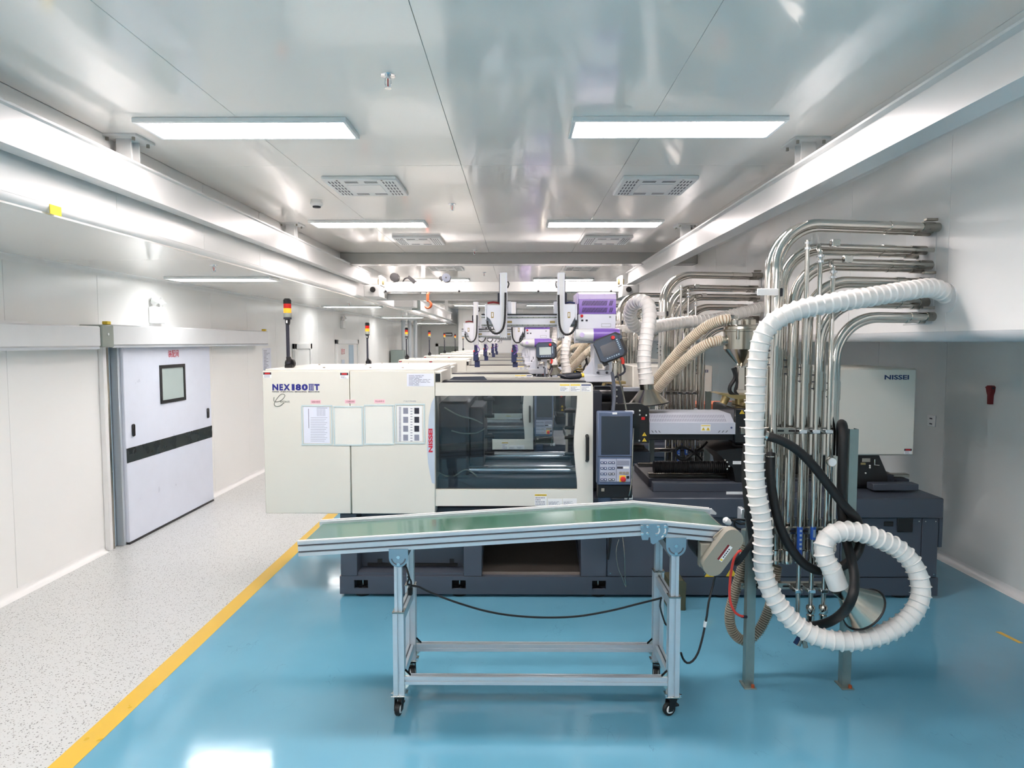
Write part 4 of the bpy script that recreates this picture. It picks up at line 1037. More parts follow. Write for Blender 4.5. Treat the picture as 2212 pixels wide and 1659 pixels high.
        lb = MB().pbox(cx_ - 2.8, 674, cx_ + 2.8, 687, yz - 0.0015, yz).build('oval_label', 'brass', ca_)
        MB().pbox(cx_ - 1.2, 676, cx_ + 1.2, 684, yz - 0.0024, yz - 0.0015).build('mark', 'label_white', lb)
        mx = ap1 + 0.5 if sgn > 0 else ap0 - 4.5
        MB().pbox(mx, 633, mx + 4.2, 652, yz + 0.02, yz + 0.08, 0.003).build('arm_motor', 'ink', ca_)
        MB().tube(smooth_path([A(cp0 + 3, 655, yz + .05), A((cp0 + cp1) / 2, 653, yz + .03), A(cp1 - 2, 655, yz + .05)], 0.02), 0.009, 6).build('wiring', 'dark_red' if sgn < 0 else 'navy', ca_)
        # cable chain: hangs from the arm and turns up again at the carriage flange
        if sgn > 0: pts = [(1206.5, 637), (1207, 670), (1208.5, 700), (1213, 715), (1221, 722.5), (1230, 722), (1238, 715), (1243, 705), (1244.5, 692)]
        else: pts = [(1092, 632), (1091.5, 665), (1090, 695), (1085.5, 711), (1077, 719.5), (1067, 719.5), (1058, 711), (1054, 702), (1052.5, 693)]
        path = smooth_path([A(a, b, yz - 0.03) for a, b in pts], 0.012)
        ribbed(MB(), path[::2], 0.0085, 0.016, 0.002, 8, ((0, 1), (0.2, 1), (0.3, 0), (0.9, 0))).build('cable_chain', 'black', t)
        s_ = (ap1, ap1 + 3) if sgn < 0 else (ap0 - 3, ap0)
        MB().tube(smooth_path([A(s_[0] + 1, 608, yz + .06), A(s_[1] + 1 if sgn < 0 else s_[0] - 1, 613, yz + .06), A(s_[0] + 1, 622, yz + .06)], 0.01), 0.006, 6).build('hose_stub', 'black', ar)
        MB().pbox(*(((ap1 + 1, 651, ap1 + 9, 678) if sgn < 0 else (ap0 - 8, 651, ap0 - 1, 678))), yz + 0.12, yz + 0.2, 0.004).build('traverse_motor', 'robot_white', t)
    # riser and valve unit
    rs = MB(); Yr = 5.6
    for a, b, c_, d_ in ((1284, 742, 1322, 786), (1284, 786, 1291, 811), (1316, 786, 1322, 811), (1291, 800, 1316, 811)): rs.pbox(a, b, c_, d_, Yr, Yr + 0.3)
    ro = rs.build('riser', 'robot_white', t)
    for px in (1291.5, 1311): MB().cyl(A(px, 805, Yr - .02), A(px, 805, Yr + .01), 0.011, n=10).build('riser_bolt', 'base_dark', ro)
    MB().pprism([(1255, 811), (1284, 770), (1284, 811)], Yr + 0.1, Yr + 0.14).build('gusset', 'robot_white', ro)
    MB().pbox(1262, 810, 1326, 826, Yr - 0.06, Yr + 0.34, 0.006).build('riser_base', 'robot_white', ro)
    Yv = YA - 0.06
    v0 = A(1281, 723.5, Yv); v1 = A(1337, 722, Yv)
    MB().cyl((v0.x, Yv, v0.z), (v1.x, Yv, v0.z), 0.054, n=24).build('valve_housing', 'purple', t)
    v2 = A(1243, 725, Yv)
    MB().lathe((v2.x, Yv, v0.z), [(0.042, 0), (0.048, 0.01), (0.05, 0.08), (0.052, v0.x - v2.x)], 24, (1, 0, 0)).build('clear_bowl', 'cover_white', t)
    MB().lathe((v2.x + 0.05, Yv - 0.045, v0.z), [(0.02, 0), (0.02, 0.008)], 14, (0, -1, 0)).build('gauge', 'purple_light', t)
    MB().pbox(1338, 712, 1343, 733, Yv - 0.03, Yv + 0.03, 0.004).build('end_plate', 'clear_plastic', t)
    return t
def gripper(par, px, Y):
    """end-of-arm tool hanging under an arm"""
    pass
robot = make_robot()
robots = [robot]
for i in range(1, 7):
    rb = dup(robot, (-0.43 + 0.02 * (i % 2), SP * i, -0.07), '%s take-out robot from the front, purple and white, over its machine' % ordn[i])
    robots.append(rb)
    if i <= 4:
        # blue gripper with purple hose under each arm
        for px, dz in ((1087, 0.0), (1212, 0.02)):
            b = A(px, 731, YA) - Vector(robot.location)
            m = MB(); m.box(b.x - 0.03, b.x + 0.03, b.y - 0.02, b.y + 0.06, b.z - 0.2 - dz, b.z - 0.07, 0.004); m.box(b.x - 0.015, b.x + 0.05, b.y, b.y + 0.04, b.z - 0.28, b.z - 0.2 - dz, 0.003); m.box(b.x - 0.02, b.x + 0.02, b.y, b.y + 0.05, b.z - 0.07, b.z, 0.002)
            # build in the robot's own frame
            sv = ORG[rb.name]; ORG[rb.name] = Vector((0, 0, 0))
            g = m.build('gripper', 'navy', rb)
            MB().tube(smooth_path([(b.x + 0.01, b.y - 0.02, b.z), (b.x + 0.05, b.y - 0.03, b.z - 0.06), (b.x + 0.0, b.y - 0.03, b.z - 0.12)], 0.02), 0.006, 8).build('hose', 'purple', g)
            MB().box(b.x - 0.03, b.x - 0.012, b.y - 0.03, b.y + 0.0, b.z - 0.085, b.z - 0.065, 0.002).build('coupling', 'red', g)
            ORG[rb.name] = sv

# ------------------------------------------------------------------ handheld pendants
def make_pendant(c, w, h, rot, label, scr='screen', tilt=0.12):
    t = thing('teach_pendant', label, 'control pendant', c, 'handheld robot pendants')
    ca, sa = math.cos(rot), math.sin(rot); n = Vector((0, -1, tilt)).normalized()
    ax = Vector((ca, 0, sa)); az = n.cross(ax).normalized() * -1
    if az.z < 0: az = -az
    ax = az.cross(-n).normalized() if az.cross(-n).x > 0 else -az.cross(-n).normalized()
    c = Vector(c)
    def P(u, v, d): return c + ax * (u * w / 2) + az * (v * h / 2) + n * d
    def slab(pts, d0, d1, nm, m_, par=t):
        k = len(pts); mb = MB(); mb.add([P(u, v, d0) for u, v in pts] + [P(u, v, d1) for u, v in pts], [tuple(range(k)), tuple(range(k, 2 * k))] + [(i, (i + 1) % k, k + (i + 1) % k, k + i) for i in range(k)])
        return mb.build(nm, m_, par)
    rr = lambda s, q=0.22: [(-s, -s + q), (-s, s - q), (-s + q, s), (s - q, s), (s, s - q), (s, -s + q), (s - q, -s), (-s + q, -s)]
    body = slab(rr(1.0), -0.035, 0.012, 'body', 'pendant_blue')
    slab([(u + 0.12, v) for u, v in rr(1.13, 0.3)], -0.045, -0.008, 'bumper', 'black')
    slab([(-0.66, -0.62), (-0.66, 0.42), (0.62, 0.42), (0.62, -0.62)], 0.012, 0.0145, 'screen', scr, body)
    for i in range(6):
        v = 0.4 - 0.17 * i; slab([(0.72, v), (0.72, v + 0.09), (0.84, v + 0.09), (0.84, v)], 0.012, 0.015, 'key', 'light_blue', body)
        u = -0.5 + 0.19 * i; slab([(u, -0.84), (u, -0.76), (u + 0.1, -0.76), (u + 0.1, -0.84)], 0.012, 0.015, 'key', 'light_blue', body)
    MB().cyl(P(0.55, 0.72, 0.012), P(0.55, 0.72, 0.03), w * 0.085, w * 0.07, 16).build('stop_button', 'red', body)
    MB().cyl(P(1.1, 0.55, -0.01), P(1.1, 0.55, 0.012), w * 0.085, n=16).build('dial', 'pendant_blue', body)
    MB().cyl(P(-0.92, 0.72, 0.0), P(-0.92, 0.72, 0.016), w * 0.06, n=14).build('hook_eye', 'pendant_blue', body)
    slab([(-0.85, -1.3), (-0.95, -0.6), (-0.55, -0.7), (-0.5, -1.3)], -0.06, -0.02, 'grip', 'black', body)
    MB().tube(smooth_path([P(0.55, -0.9, -0.02), P(0.68, -1.35, -0.03), P(0.6, -1.7, -0.04)], 0.01), [0.014] * len(smooth_path([P(0.55, -0.9, -0.02), P(0.68, -1.35, -0.03), P(0.6, -1.7, -0.04)], 0.01)), 8).build('strain_relief', 'orange_red', body)
    MB().tube(smooth_path([P(0.6, -1.6, -0.04), P(0.5, -2.4, -0.05), Vector((c.x + 0.05, c.y + 0.05, c.z - 0.24))], 0.02), 0.009, 8).build('cable', 'base_dark', body)
    return t
pc = A(1316, 752, 5.42)
make_pendant(pc, 0.205, 0.185, math.radians(22), 'large tilted teach pendant with red stop button hanging on the front robot')
pc = A(1178, 757, 8.3)
make_pendant(pc, 0.225, 0.185, math.radians(2), 'smaller upright teach pendant with its screen painted pale as a reflection, on the second robot', 'door_glass', 0.2)  # the reflection on this screen is a pale base colour

# ------------------------------------------------------------------ hopper loaders
def make_hopper():
    Y = 5.6; c = A(1601, 800, Y); z = lambda py: A(1601, py, Y).z
    t = thing('material_hopper', 'stainless steel hopper loader on the front machine, partly behind the white duct', 'hopper', (c.x, Y, z(885)), 'stainless hopper loaders')
    R = 0.147
    MB().lathe((c.x, Y, 0), [(R, z(754)), (R, z(717)), (R + 0.012, z(716)), (R + 0.012, z(712)), (R, z(711))], 28).build('drum', 'brushed', t)
    MB().lathe((c.x, Y, 0), [(0.03, z(790)), (0.035, z(787)), (R, z(754))], 28).build('cone', 'brushed', t)
    ld = MB().lathe((c.x, Y, 0), [(R, z(711)), (R * 0.97, z(706)), (R * 0.8, z(702))], 28).build('lid', 'brushed', t)
    MB().lathe((c.x - 0.06, Y - 0.03, 0), [(0.045, z(704)), (0.045, z(693)), (0.04, z(691.5))], 18).build('filter_cap', 'steel', ld)
    MB().lathe((c.x + 0.06, Y + 0.03, 0), [(0.06, z(703)), (0.06, z(690))], 18).build('motor_cap', 'brushed', ld)
    MB().tube(smooth_path([A(1572, 690, Y), A(1580, 686, Y), A(1587, 689, Y), A(1590, 697, Y), A(1590, 704, Y)], 0.012), 0.024, 12).build('inlet_elbow', 'steel', ld)
    MB().cyl(A(1564, 736, Y), A(1556, 735, Y - 0.02), 0.036, n=16).build('side_inlet', 'steel', t)
    for px, m_ in ((1592, 'steel'),):
        la = MB().pbox(px, 712, px + 4, 733, Y - R - 0.02, Y - R + 0.01, 0.002).build('latch', m_, t)
    MB().cyl(A(1601, 790, Y), A(1601, 793.5, Y), 0.055, n=18).build('outlet_flange', 'steel', t)
    MB().cyl(A(1601, 793, Y), A(1601, 842, Y), 0.04, n=18).build('sight_glass', 'clear_plastic', t)
    for dx in (-0.035, 0.035): MB().cyl((c.x + dx, Y - 0.03, z(793)), (c.x + dx, Y - 0.03, z(842)), 0.008, n=8).build('tie_rod', 'steel', t)
    MB().tube(smooth_path([A(1583, 795, Y - .1), A(1588, 815, Y - .1), A(1577, 835, Y - .1), A(1578, 848, Y - .1), A(1592, 856, Y - .1), A(1606, 857, Y - .1)], 0.015), 0.016, 8).build('wire_loom', 'black', t)
    MB().tube(smooth_path([A(1588, 793, Y - .08), A(1592, 825, Y - .08), A(1588, 845, Y - .08), A(1598, 857, Y - .08)], 0.015), 0.012, 8).build('wire_loom', 'black', t)
    MB().pprism([(1550, 851), (1560, 849), (1580, 853), (1640, 853), (1640, 862), (1590, 862)], Y - 0.12, Y + 0.1).build('valve_plate', 'brass', t)
    MB().cyl(A(1569, 857, Y - .05), A(1562, 872, Y - .05), 0.034, 0.03, 16).build('gear_motor', 'brass', t)
    MB().cyl(A(1597, 860, Y - .05), A(1597, 873, Y - .05), 0.036, n=16).build('throat_neck', 'brass', t)
    ztp = A(1630, 882, 5.3).z; xq0, xq1 = A(1590, 880, Y).x, A(1640, 880, Y).x
    MB().box(xq0, xq1, Y - 0.16, Y + 0.12, ztp + 0.0005, ztp + 0.03, 0.004).build('base_plate', 'brass', t)
    # two cream suction hoses
    h1 = [A(1574, 690, Y), A(1560, 691, Y), A(1530, 703, Y + .08), A(1500, 725, Y + .16), A(1472, 753, Y + .24), A(1445, 785, Y + .32), A(1420, 818, Y + .4), A(1402, 843, Y + .46), A(1385, 868, Y + .5), A(1372, 885, Y + .52)]
    h2 = [A(1558, 735, Y), A(1535, 740, Y), A(1508, 755, Y + .06), A(1480, 778, Y + .14), A(1452, 805, Y + .22), A(1428, 832, Y + .3), A(1408, 856, Y + .37), A(1390, 880, Y + .44)]
    sh_ = ribbed(MB(), h1, 0.04, 0.017, 0.005, 14, ((0, 0.9), (0.25, 1), (0.5, 0.9), (0.56, -1.2), (0.94, -1.2))).build('suction_hose', 'hose_cream', t)
    MB().tube(smooth_path(h1, 0.03), 0.0375, 12).build('hose_liner', 'hose_tan', sh_)
    sh_ = ribbed(MB(), h2, 0.04, 0.017, 0.005, 14, ((0, 0.9), (0.25, 1), (0.5, 0.9), (0.56, -1.2), (0.94, -1.2))).build('suction_hose', 'hose_cream', t)
    MB().tube(smooth_path(h2, 0.03), 0.0375, 12).build('hose_liner', 'hose_tan', sh_)
    return t
hop = make_hopper()
for i in range(1, 6): dup(hop, (-0.62, SP * i, -0.062), '%s stainless hopper loader from the front with cream hoses' % ordn[i])

# ------------------------------------------------------------------ pipe racks
def arc_pipe(x0, zb_, zh, R, X1, Y, Y1=None):
    """pipe that rises, sweeps to the right and runs into the wall"""
    Y1 = Y if Y1 is None else Y1
    pts = [(x0, Y, zb_), (x0, Y, (zb_ + zh - R) / 2), (x0, Y, zh - R)]
    for i in range(1, 13):
        a = math.pi / 2 * i / 12
        f = i / 12 * 0.4
        pts.append((x0 + R * (1 - math.cos(a)), Y + (Y1 - Y) * f, zh - R + R * math.sin(a)))
    pts.append((x0 + R + (X1 - x0 - R) * 0.5, Y + (Y1 - Y) * 0.7, zh)); pts.append((X1, Y1, zh))
    return pts
def make_rack():
    Y = 3.82
    bx0 = FZ(1617, 1480); t = thing('pipe_rack', 'nearest stainless pipe rack with posts standing on the blue floor', 'pipe rack', (1.63, Y, 0), 'stainless pipe racks along the right wall')
    # posts: C-channels on foot plates
    for px, top in ((1617.5, 900), (1835, 926)):
        x = A(px if px < 1700 else 1826, 1400, Y).x; zt_ = A(1830, top, Y).z; w = 0.025
        m = MB(); m.box(x - w, x + w, Y - 0.025, Y - 0.021, 0.005, zt_); m.box(x - w, x - w + 0.004, Y - 0.021, Y + 0.025, 0.005, zt_); m.box(x + w - 0.004, x + w, Y - 0.021, Y + 0.025, 0.005, zt_)
        po = m.build('post', 'galvanised', t)
        MB().box(x - 0.04, x + 0.03, Y - 0.06, Y + 0.04, 0, 0.006, 0.001).build('foot_plate', 'galvanised', po)
        MB().cyl((x + 0.012, Y - 0.045, 0.004), (x + 0.012, Y - 0.045, 0.022), 0.01, n=8).build('anchor_bolt', 'hook_orange', po)
    # slotted cross bars
    for py, x0, x1 in ((932, 1604, 1806), (1150, 1626, 1840), (1270, 1604, 1840)):
        z = A(1720, py, Y).z
        xa, xb = A(x0, py, Y).x, A(x1, py, Y).x
        cb = MB().box(xa, xb, Y + 0.026, Y + 0.06, z - 0.019, z + 0.019, 0.002).build('cross_bar', 'steel_dull', t)
        for i in range(7):
            c = xa + 0.1 + (xb - xa - 0.15) * i / 6
            MB().box(c - 0.018, c + 0.018, Y + 0.0245, Y + 0.026, z - 0.005, z + 0.005).build('bar_slot', 'slot_black', cb)
    # conveying pipes: (pixel column, pixel row of the horizontal run, bend radius, pipe radius, depth, lowest row, depth at the wall)
    big = [(1653, 503, 0.30, 0.020, 3.90, 985, 4.14), (1668, 503, 0.28, 0.020, 3.84, 1000, 4.08), (1679, 545, 0.27, 0.020, 3.95, 1205, 4.2), (1705, 578, 0.27, 0.021, 3.93, 1205, 4.14), (1735, 613, 0.27, 0.020, 3.95, 1205, 4.16), (1764, 655, 0.27, 0.020, 3.95, 1205, 4.16), (1796, 686, 0.27, 0.020, 3.95, 1205, 4.1)]
    big = [(a, b, c, r + 0.004, y, f, g) for a, b, c, r, y, f, g in big] + [(a + 7, b + 6, c, r, y + 0.075, f - 25, g + 0.09) for a, b, c, r, y, f, g in big[1:]]
    X1 = XUR - 0.002
    for px, py, R, r, y, bot, y1 in big:
        x0 = A(px, 950, y).x; zb_ = A(px, bot, y).z; zh = OX(1985, py, XUR).z if True else 0
        pts = arc_pipe(x0, zb_, zh, R, X1, y, y1)
        p_ = MB().tube(pts, r, 14).build('conveying_pipe', 'steel', t)
        e = Vector(pts[-1]); d_ = (Vector(pts[-2]) - e)
        MB().cyl(e + d_ * 0.02, e + d_ * 0.30, r * 1.16, n=14).build('coupling_sleeve', 'steel_dull', p_)
        MB().cyl(e + d_ * 0.62, e + d_ * 0.85, r * 1.12, n=14).build('coupling_sleeve', 'steel', p_)
        z1 = A(px, 740 + (px - 1650) * 0.55, y).z
        MB().cyl((x0, y, z1), (x0, y, z1 - 0.11), r * 1.18, n=14).build('coupling_sleeve', 'steel', p_)
        for k in range(3): MB().cyl((x0 - r * 1.15, y, z1 - 0.02 - 0.04 * k), (x0 - r * 1.6, y, z1 - 0.02 - 0.04 * k), 0.004, n=6).build('clamp_screw', 'base_dark', p_)
        zl = A(px, bot, y).z
        MB().lathe((x0, y, zl), [(r * 1.35, -0.03), (r * 1.45, -0.01), (r * 1.3, 0.0), (r * 1.3, 0.05), (r, 0.055)], 14).build('cam_fitting', 'steel', p_)
        if bot > 1100: MB().cyl((x0 - 0.0, y, zl + 0.06), (x0, y, zl + 0.17), r * 1.2, n=14).build('coupling_sleeve', 'steel_dull', p_)
    # thin service pipes with elbows
    for px, py, bot, kind in ((1733, 519, 1340, 0), (1761, 527, 1310, 1), (1789, 561, 1310, 1)):
        y = 3.80; r = 0.0125
        x0 = A(px, 950, y).x; zb_ = A(px, bot, y).z
        if kind:
            zh = A(px + 60, py, y + .05).z
            pts = arc_pipe(x0, zb_, zh, 0.05, XUR - 0.002, y, 4.12)
        else:
            zt_ = A(px, py, y).z; pts = [(x0, y, zb_), (x0, y, zt_ - 0.2), (x0, y, zt_)]
        p_ = MB().tube(pts, r, 12).build('service_pipe', 'steel', t)
        fz = A(px, py + 24, y).z if kind else A(px, py + 4, y).z
        for dz in (0, -0.03): MB().cyl((x0, y, fz + dz), (x0, y, fz + dz - 0.012), r * 1.65, n=12).build('union_nut', 'chrome', p_)
        if kind:
            for dx in (0.065, 0.095): MB().cyl((x0 + dx, y + 0.02, zh), (x0 + dx + 0.014, y + 0.02, zh), r * 1.6, n=12).build('union_nut', 'chrome', p_)
            MB().box(x0 + 0.065, x0 + 0.11, y + 0.0, y + 0.04, zh - 0.018, zh + 0.018, 0.003).build('elbow_nut', 'steel', p_)
        for py2 in (932, 1276):
            z = A(px, py2, y).z; MB().box(x0 - 0.022, x0 + 0.022, y - 0.016, y + 0.05, z - 0.011, z + 0.011, 0.003).build('pipe_clip', 'chrome', p_)
        if px > 1740:
            zl = A(px, bot, y).z
            MB().lathe((x0, y, zl), [(0.014, -0.09), (0.022, -0.085), (0.022, -0.05), (0.016, -0.045), (0.024, -0.035), (0.024, 0.0), (0.016, 0.01)], 12).build('valve_body', 'steel', p_)
    for px, p0, p1 in ((1733, 1138, 1198), (1762, 1138, 1165)):
        y = 3.80; x0 = A(px, 950, y).x
        lb = MB().cyl((x0, y, A(px, p0, y).z), (x0, y, A(px, p1, y).z), 0.0155, n=14).build('flow_label', 'label_blue', t)
        m = MB()
        for k in range(5):
            pz = p0 + 5 + (p1 - p0 - 12) * k / 5; m.box(x0 - 0.006, x0 + 0.006, y - 0.0168, y - 0.0155, A(px, pz + 4.5, y).z, A(px, pz, y).z)
        m.build('print', 'light_blue', lb, stuff=True)
    # white clamp bracket around the left pair
    MB().pbox(1636, 623, 1682, 638, 3.79, 3.8, 0.003).build('pipe_clamp', 'trim_white', t)
    MB().pbox(1681, 622, 1692, 640, 3.85, 3.99, 0.003).build('clamp_end', 'base_dark', t)
    g = A(1797, 998, 3.76)
    ga_ = MB().lathe((g.x, 3.78, g.z), [(0.026, 0), (0.028, 0.02), (0.026, 0.026)], 20, (0, -1, 0)).build('pressure_gauge', 'steel', t)
    MB().lathe((g.x, 3.753, g.z), [(0.022, 0), (0.022, 0.002)], 18, (0, -1, 0)).build('dial', 'label_white', ga_)
    # white sealed wall plate where the pipes enter
    MB().box(XUR - 0.006, XUR, 4.1, 4.42, A(2000, 700, 4.15).z, A(2000, 492, 4.15).z, 0.004).build('wall_plate', 'trim_white', t)
    for py in (488, 596, 668):
        z = OX(1985, py, XUR).z; MB().box(XUR - 0.09, XUR - 0.02, 4.06, 4.09, z - 0.008, z + 0.008, 0.002).build('pipe_strap', 'steel_dull', t)
    return t
rack = make_rack()
for i in range(1, 7): dup(rack, (0, SP * i, 0), 'stainless pipe rack along the right wall, %s from the front' % ordn[i])

# ------------------------------------------------------------------ white exhaust ducts with hoods
RIB = ((0, 1), (0.06, 0.7), (0.11, 0.0), (0.5, -0.1), (0.86, -0.3), (0.94, 0.1))
def hood(parent, c, ax, r0, r1, L, coll):
    ax = Vector(ax).normalized(); c = Vector(c)
    MB().cyl(c, c + ax * coll, r0, n=28).build('hood_collar', 'steel_dull', parent)
    u = ax.orthogonal().normalized(); w = ax.cross(u); n = 36; vs = []; fs = []
    for (r, h) in ((r0, coll), (r1, coll + L), (r1 - 0.004, coll + L), (r0 - 0.004, coll)):
        for k in range(n):
            a = 2 * math.pi * k / n; vs.append(c + ax * h + (u * math.cos(a) + w * math.sin(a)) * r)
    for i in range(3):
        for k in range(n): fs.append((i * n + k, i * n + (k + 1) % n, (i + 1) * n + (k + 1) % n, (i + 1) * n + k))
    ho_ = MB().add(vs, fs).build('hood_cone', 'brushed', parent)
    e = c + ax * (coll + L)
    MB().tube([e + (u * math.cos(a) + w * math.sin(a)) * r1 for a in [2 * math.pi * k / 36 for k in range(36)]], 0.006, 6, closed=True).build('hood_rim', 'black', parent)
pts1 = [(2036, 628, 3.97), (2012, 622, 3.92), (1960, 628, 3.84), (1880, 641, 3.76), (1800, 654, 3.7), (1735, 667, 3.67), (1690, 684, 3.66), (1660, 706, 3.65), (1643, 740, 3.65), (1635, 800, 3.65), (1631, 870, 3.65), (1630, 940, 3.65), (1630, 1010, 3.65), (1635, 1069, 3.65), (1642, 1103, 3.65), (1648, 1147, 3.65), (1648, 1190, 3.65), (1648, 1222, 3.65), (1653, 1248, 3.65), (1666, 1280, 3.64), (1686, 1312, 3.63), (1712, 1341, 3.62), (1747, 1367, 3.6), (1787, 1381, 3.58), (1828, 1385, 3.57), (1868, 1381, 3.57), (1914, 1367, 3.58), (1953, 1344, 3.6), (1978, 1315, 3.62), (1989, 1282, 3.64), (1984, 1245, 3.66), (1967, 1211, 3.68), (1938, 1184, 3.69), (1903, 1166, 3.68), (1868, 1153, 3.67), (1833, 1147, 3.66), (1804, 1151, 3.64), (1785, 1165, 3.63), (1779, 1187, 3.62), (1785, 1210, 3.61), (1797, 1231, 3.6)]
du = thing('exhaust_duct', 'large white flexible duct looping above the blue floor, loose steel hood at its end', 'duct', (1.9, 3.65, 0))
P1 = [A(*p) for p in pts1]
P1[0] = Vector((XUR - 0.012, 3.975, P1[0].z - 0.02))
dm = ribbed(MB(), P1, 0.0495, 0.046, 0.0075, 24, RIB).build('flexible_duct', 'duct_white', du)
a_ = A(1797, 1231, 3.6); b_ = A(1811, 1268, 3.6)
MB().cyl(a_ + (b_ - a_) * -0.2, b_, 0.052, n=24).build('duct_cuff', 'duct_white', du)
hood(du, b_, (0.74, 0.08, -0.64), 0.047, 0.128, 0.15, 0.05)
MB().cyl((XUR - 0.008, 3.975, P1[0].z - 0.02), (XUR, 3.975, P1[0].z - 0.02), 0.085, n=24).build('wall_flange', 'trim_white', du)

def make_duct2(dx, dy, dz, label):
    t = thing('exhaust_duct', label, 'duct', (1.3 + dx, 5.6 + dy, 1.4), 'white exhaust ducts over the machines')
    q = [(1651, 662, 6.85), (1600, 676, 6.75), (1540, 690, 6.66), (1480, 696, 6.58), (1430, 703, 6.46), (1395, 711, 6.3), (1370, 702, 6.2), (1361, 682, 6.1), (1366, 661, 5.98), (1383, 650, 5.85), (1399, 658, 5.75), (1403, 682, 5.66), (1399, 712, 5.6), (1394, 745, 5.57), (1391, 780, 5.55), (1394, 808, 5.55), (1396, 829, 5.55)]
    sh = lambda v, w: v + Vector((dx * w, dy, dz * w))
    P = [sh(A(*p), min(1.0, i / 5.0)) for i, p in enumerate(q)]
    if dx: P = [v - Vector((0, 0.13 * (1 if 0 < i < 6 else 0), 0)) for i, v in enumerate(P)]
    ribbed(MB(), P, 0.057, 0.045, 0.005, 20, RIB).build('flexible_duct', 'duct_white', t)
    MB().cyl(sh(A(1396.5, 812, 5.55), 1), sh(A(1396.5, 829, 5.55), 1), 0.061, n=20).build('duct_cuff', 'duct_white', t)
    hood(t, sh(A(1396.5, 828, 5.55), 1), (0.09, 0.0, -1), 0.058, 0.172, 0.118, 0.05)
    return t
make_duct2(0, 0, 0, 'white flexible duct with steel hood hanging over the front machine nozzle')
d2_ = make_duct2(-0.45, SP, -0.04, 'second white exhaust duct with steel hood from the front')
for i in range(2, 6): dup(d2_, (0, SP * (i - 1), 0), '%s white exhaust duct with steel hood from the front' % ordn[i])

# material cabinet glimpsed between the first two machines
p0, p1 = A(1478, 872, 7.35), A(1600, 1000, 7.35)
mc = thing('dosing_cabinet', 'pale blue cabinet with an orange band behind the front barrel', 'cabinet', ((p0.x + p1.x) / 2, 7.5, 0))
MB().box(p0.x, p1.x + 0.15, 7.35, 7.7, 0.02, p0.z - 0.06, 0.01).build('body', 'light_blue', mc)
MB().box(p0.x - 0.005, p1.x + 0.155, 7.345, 7.705, p0.z - 0.06, p0.z, 0.006).build('orange_band', 'orange', mc)
MB().box(p0.x + 0.05, p1.x + 0.1, 7.34, 7.35, 0.3, p0.z - 0.2, 0.004).build('door', 'decal_blue', mc)
for sx in (p0.x + 0.06, p1.x + 0.09): MB().cyl((sx, 7.5, 0), (sx, 7.5, 0.03), 0.03, n=10).build('foot', 'black', mc)

# ================================================================== belt conveyor in the foreground
def sweep(mb, prof, p0, p1):               # profile (dy, dn) carried from p0 to p1 in the x-z plane
    p0 = Vector(p0); p1 = Vector(p1); d = (p1 - p0).normalized(); n = Vector((-d.z, 0, d.x)); k = len(prof)
    vs = [p + Vector((0, a, 0)) + n * b for p in (p0, p1) for a, b in prof]
    return mb.add(vs, [tuple(range(k)), tuple(range(k, 2 * k))] + [(i, (i + 1) % k, k + (i + 1) % k, k + i) for i in range(k)])
YF, YR_ = 3.485, 3.90
cv_ = thing('belt_conveyor', 'aluminium belt conveyor with a bent green belt on caster legs', 'conveyor', (0.1, 3.7, 0))
fl_, fj, fr_ = A(642, 1171, YF), A(1396, 1125, YF), A(1581, 1142, YF)
def rail_prof(sgn, H=0.078, D=0.036):
    # front face carries two slots; sgn = -1: outer face towards the camera
    g = 0.009; q = []
    o = 0.0; i = -sgn * D
    for z0, z1 in ((0.0, -0.016), (-0.026, -0.05), (-0.060, -H)):
        q += [(o, z0), (o, z1)]
        if z1 != -H: q += [(o - sgn * g, z1), (o - sgn * g, z1 - 0.010)]
    return q + [(i, -H), (i, 0.0)]
for y, sgn in ((YF, -1), (YR_ + 0.018, 1)):
    for k_, (a, b) in enumerate(((fl_, fj), (fj, fr_))):
        ra = sweep(MB(), rail_prof(sgn), (a.x, y, a.z), (b.x, y, b.z)).build('side_rail', 'aluminium', cv_, ang=20)
        for z0 in (-0.0165, -0.0505):
            yy = y - sgn * 0.0085
            sweep(MB(), [(0, z0), (0, z0 - 0.009), (-sgn * 0.001, z0 - 0.009), (-sgn * 0.001, z0)], (a.x, yy, a.z), (b.x, yy, b.z)).build('slot_shade', 'alu_slot', ra)  # dark strip paints the shade at the slot bottom
        sweep(MB(), [(0.002, 0.0), (0.002, 0.006), (0.016, 0.006), (0.016, 0.0)] if sgn < 0 else [(-0.016, 0.0), (-0.016, 0.006), (-0.002, 0.006), (-0.002, 0.0)], (a.x, y, a.z), (b.x, y, b.z)).build('cap_strip', 'trim_white', ra)
# belt loop
zo = 0.012; th = 0.045
bp = [(fl_.x + 0.01, fl_.z - zo - th / 2), (fl_.x + 0.02, fl_.z - zo), (fj.x, fj.z - zo), (fr_.x - 0.03, fr_.z - zo), (fr_.x - 0.005, fr_.z - zo - th / 2), (fr_.x - 0.03, fr_.z - zo - th), (fj.x, fj.z - zo - th), (fl_.x + 0.02, fl_.z - zo - th)]
MB().prism(bp, YF + 0.03, YR_ - 0.014, 'xz').build('belt', 'belt_green', cv_, ang=10)
for p, r in ((fl_, 0.02), (fr_, 0.022)):
    s = 1 if p is fl_ else -1
    MB().cyl((p.x + s * 0.025, YF + 0.025, p.z - zo - th / 2), (p.x + s * 0.025, YR_ - 0.01, p.z - zo - th / 2), r, n=16).build('end_roller', 'steel', cv_)
MB().pprism([(1506, 1101), (1538, 1099), (1548, 1108), (1547, 1112), (1515, 1109)], YR_ + 0.02, YR_ + 0.03).build('rear_bracket', 'label_white', cv_)
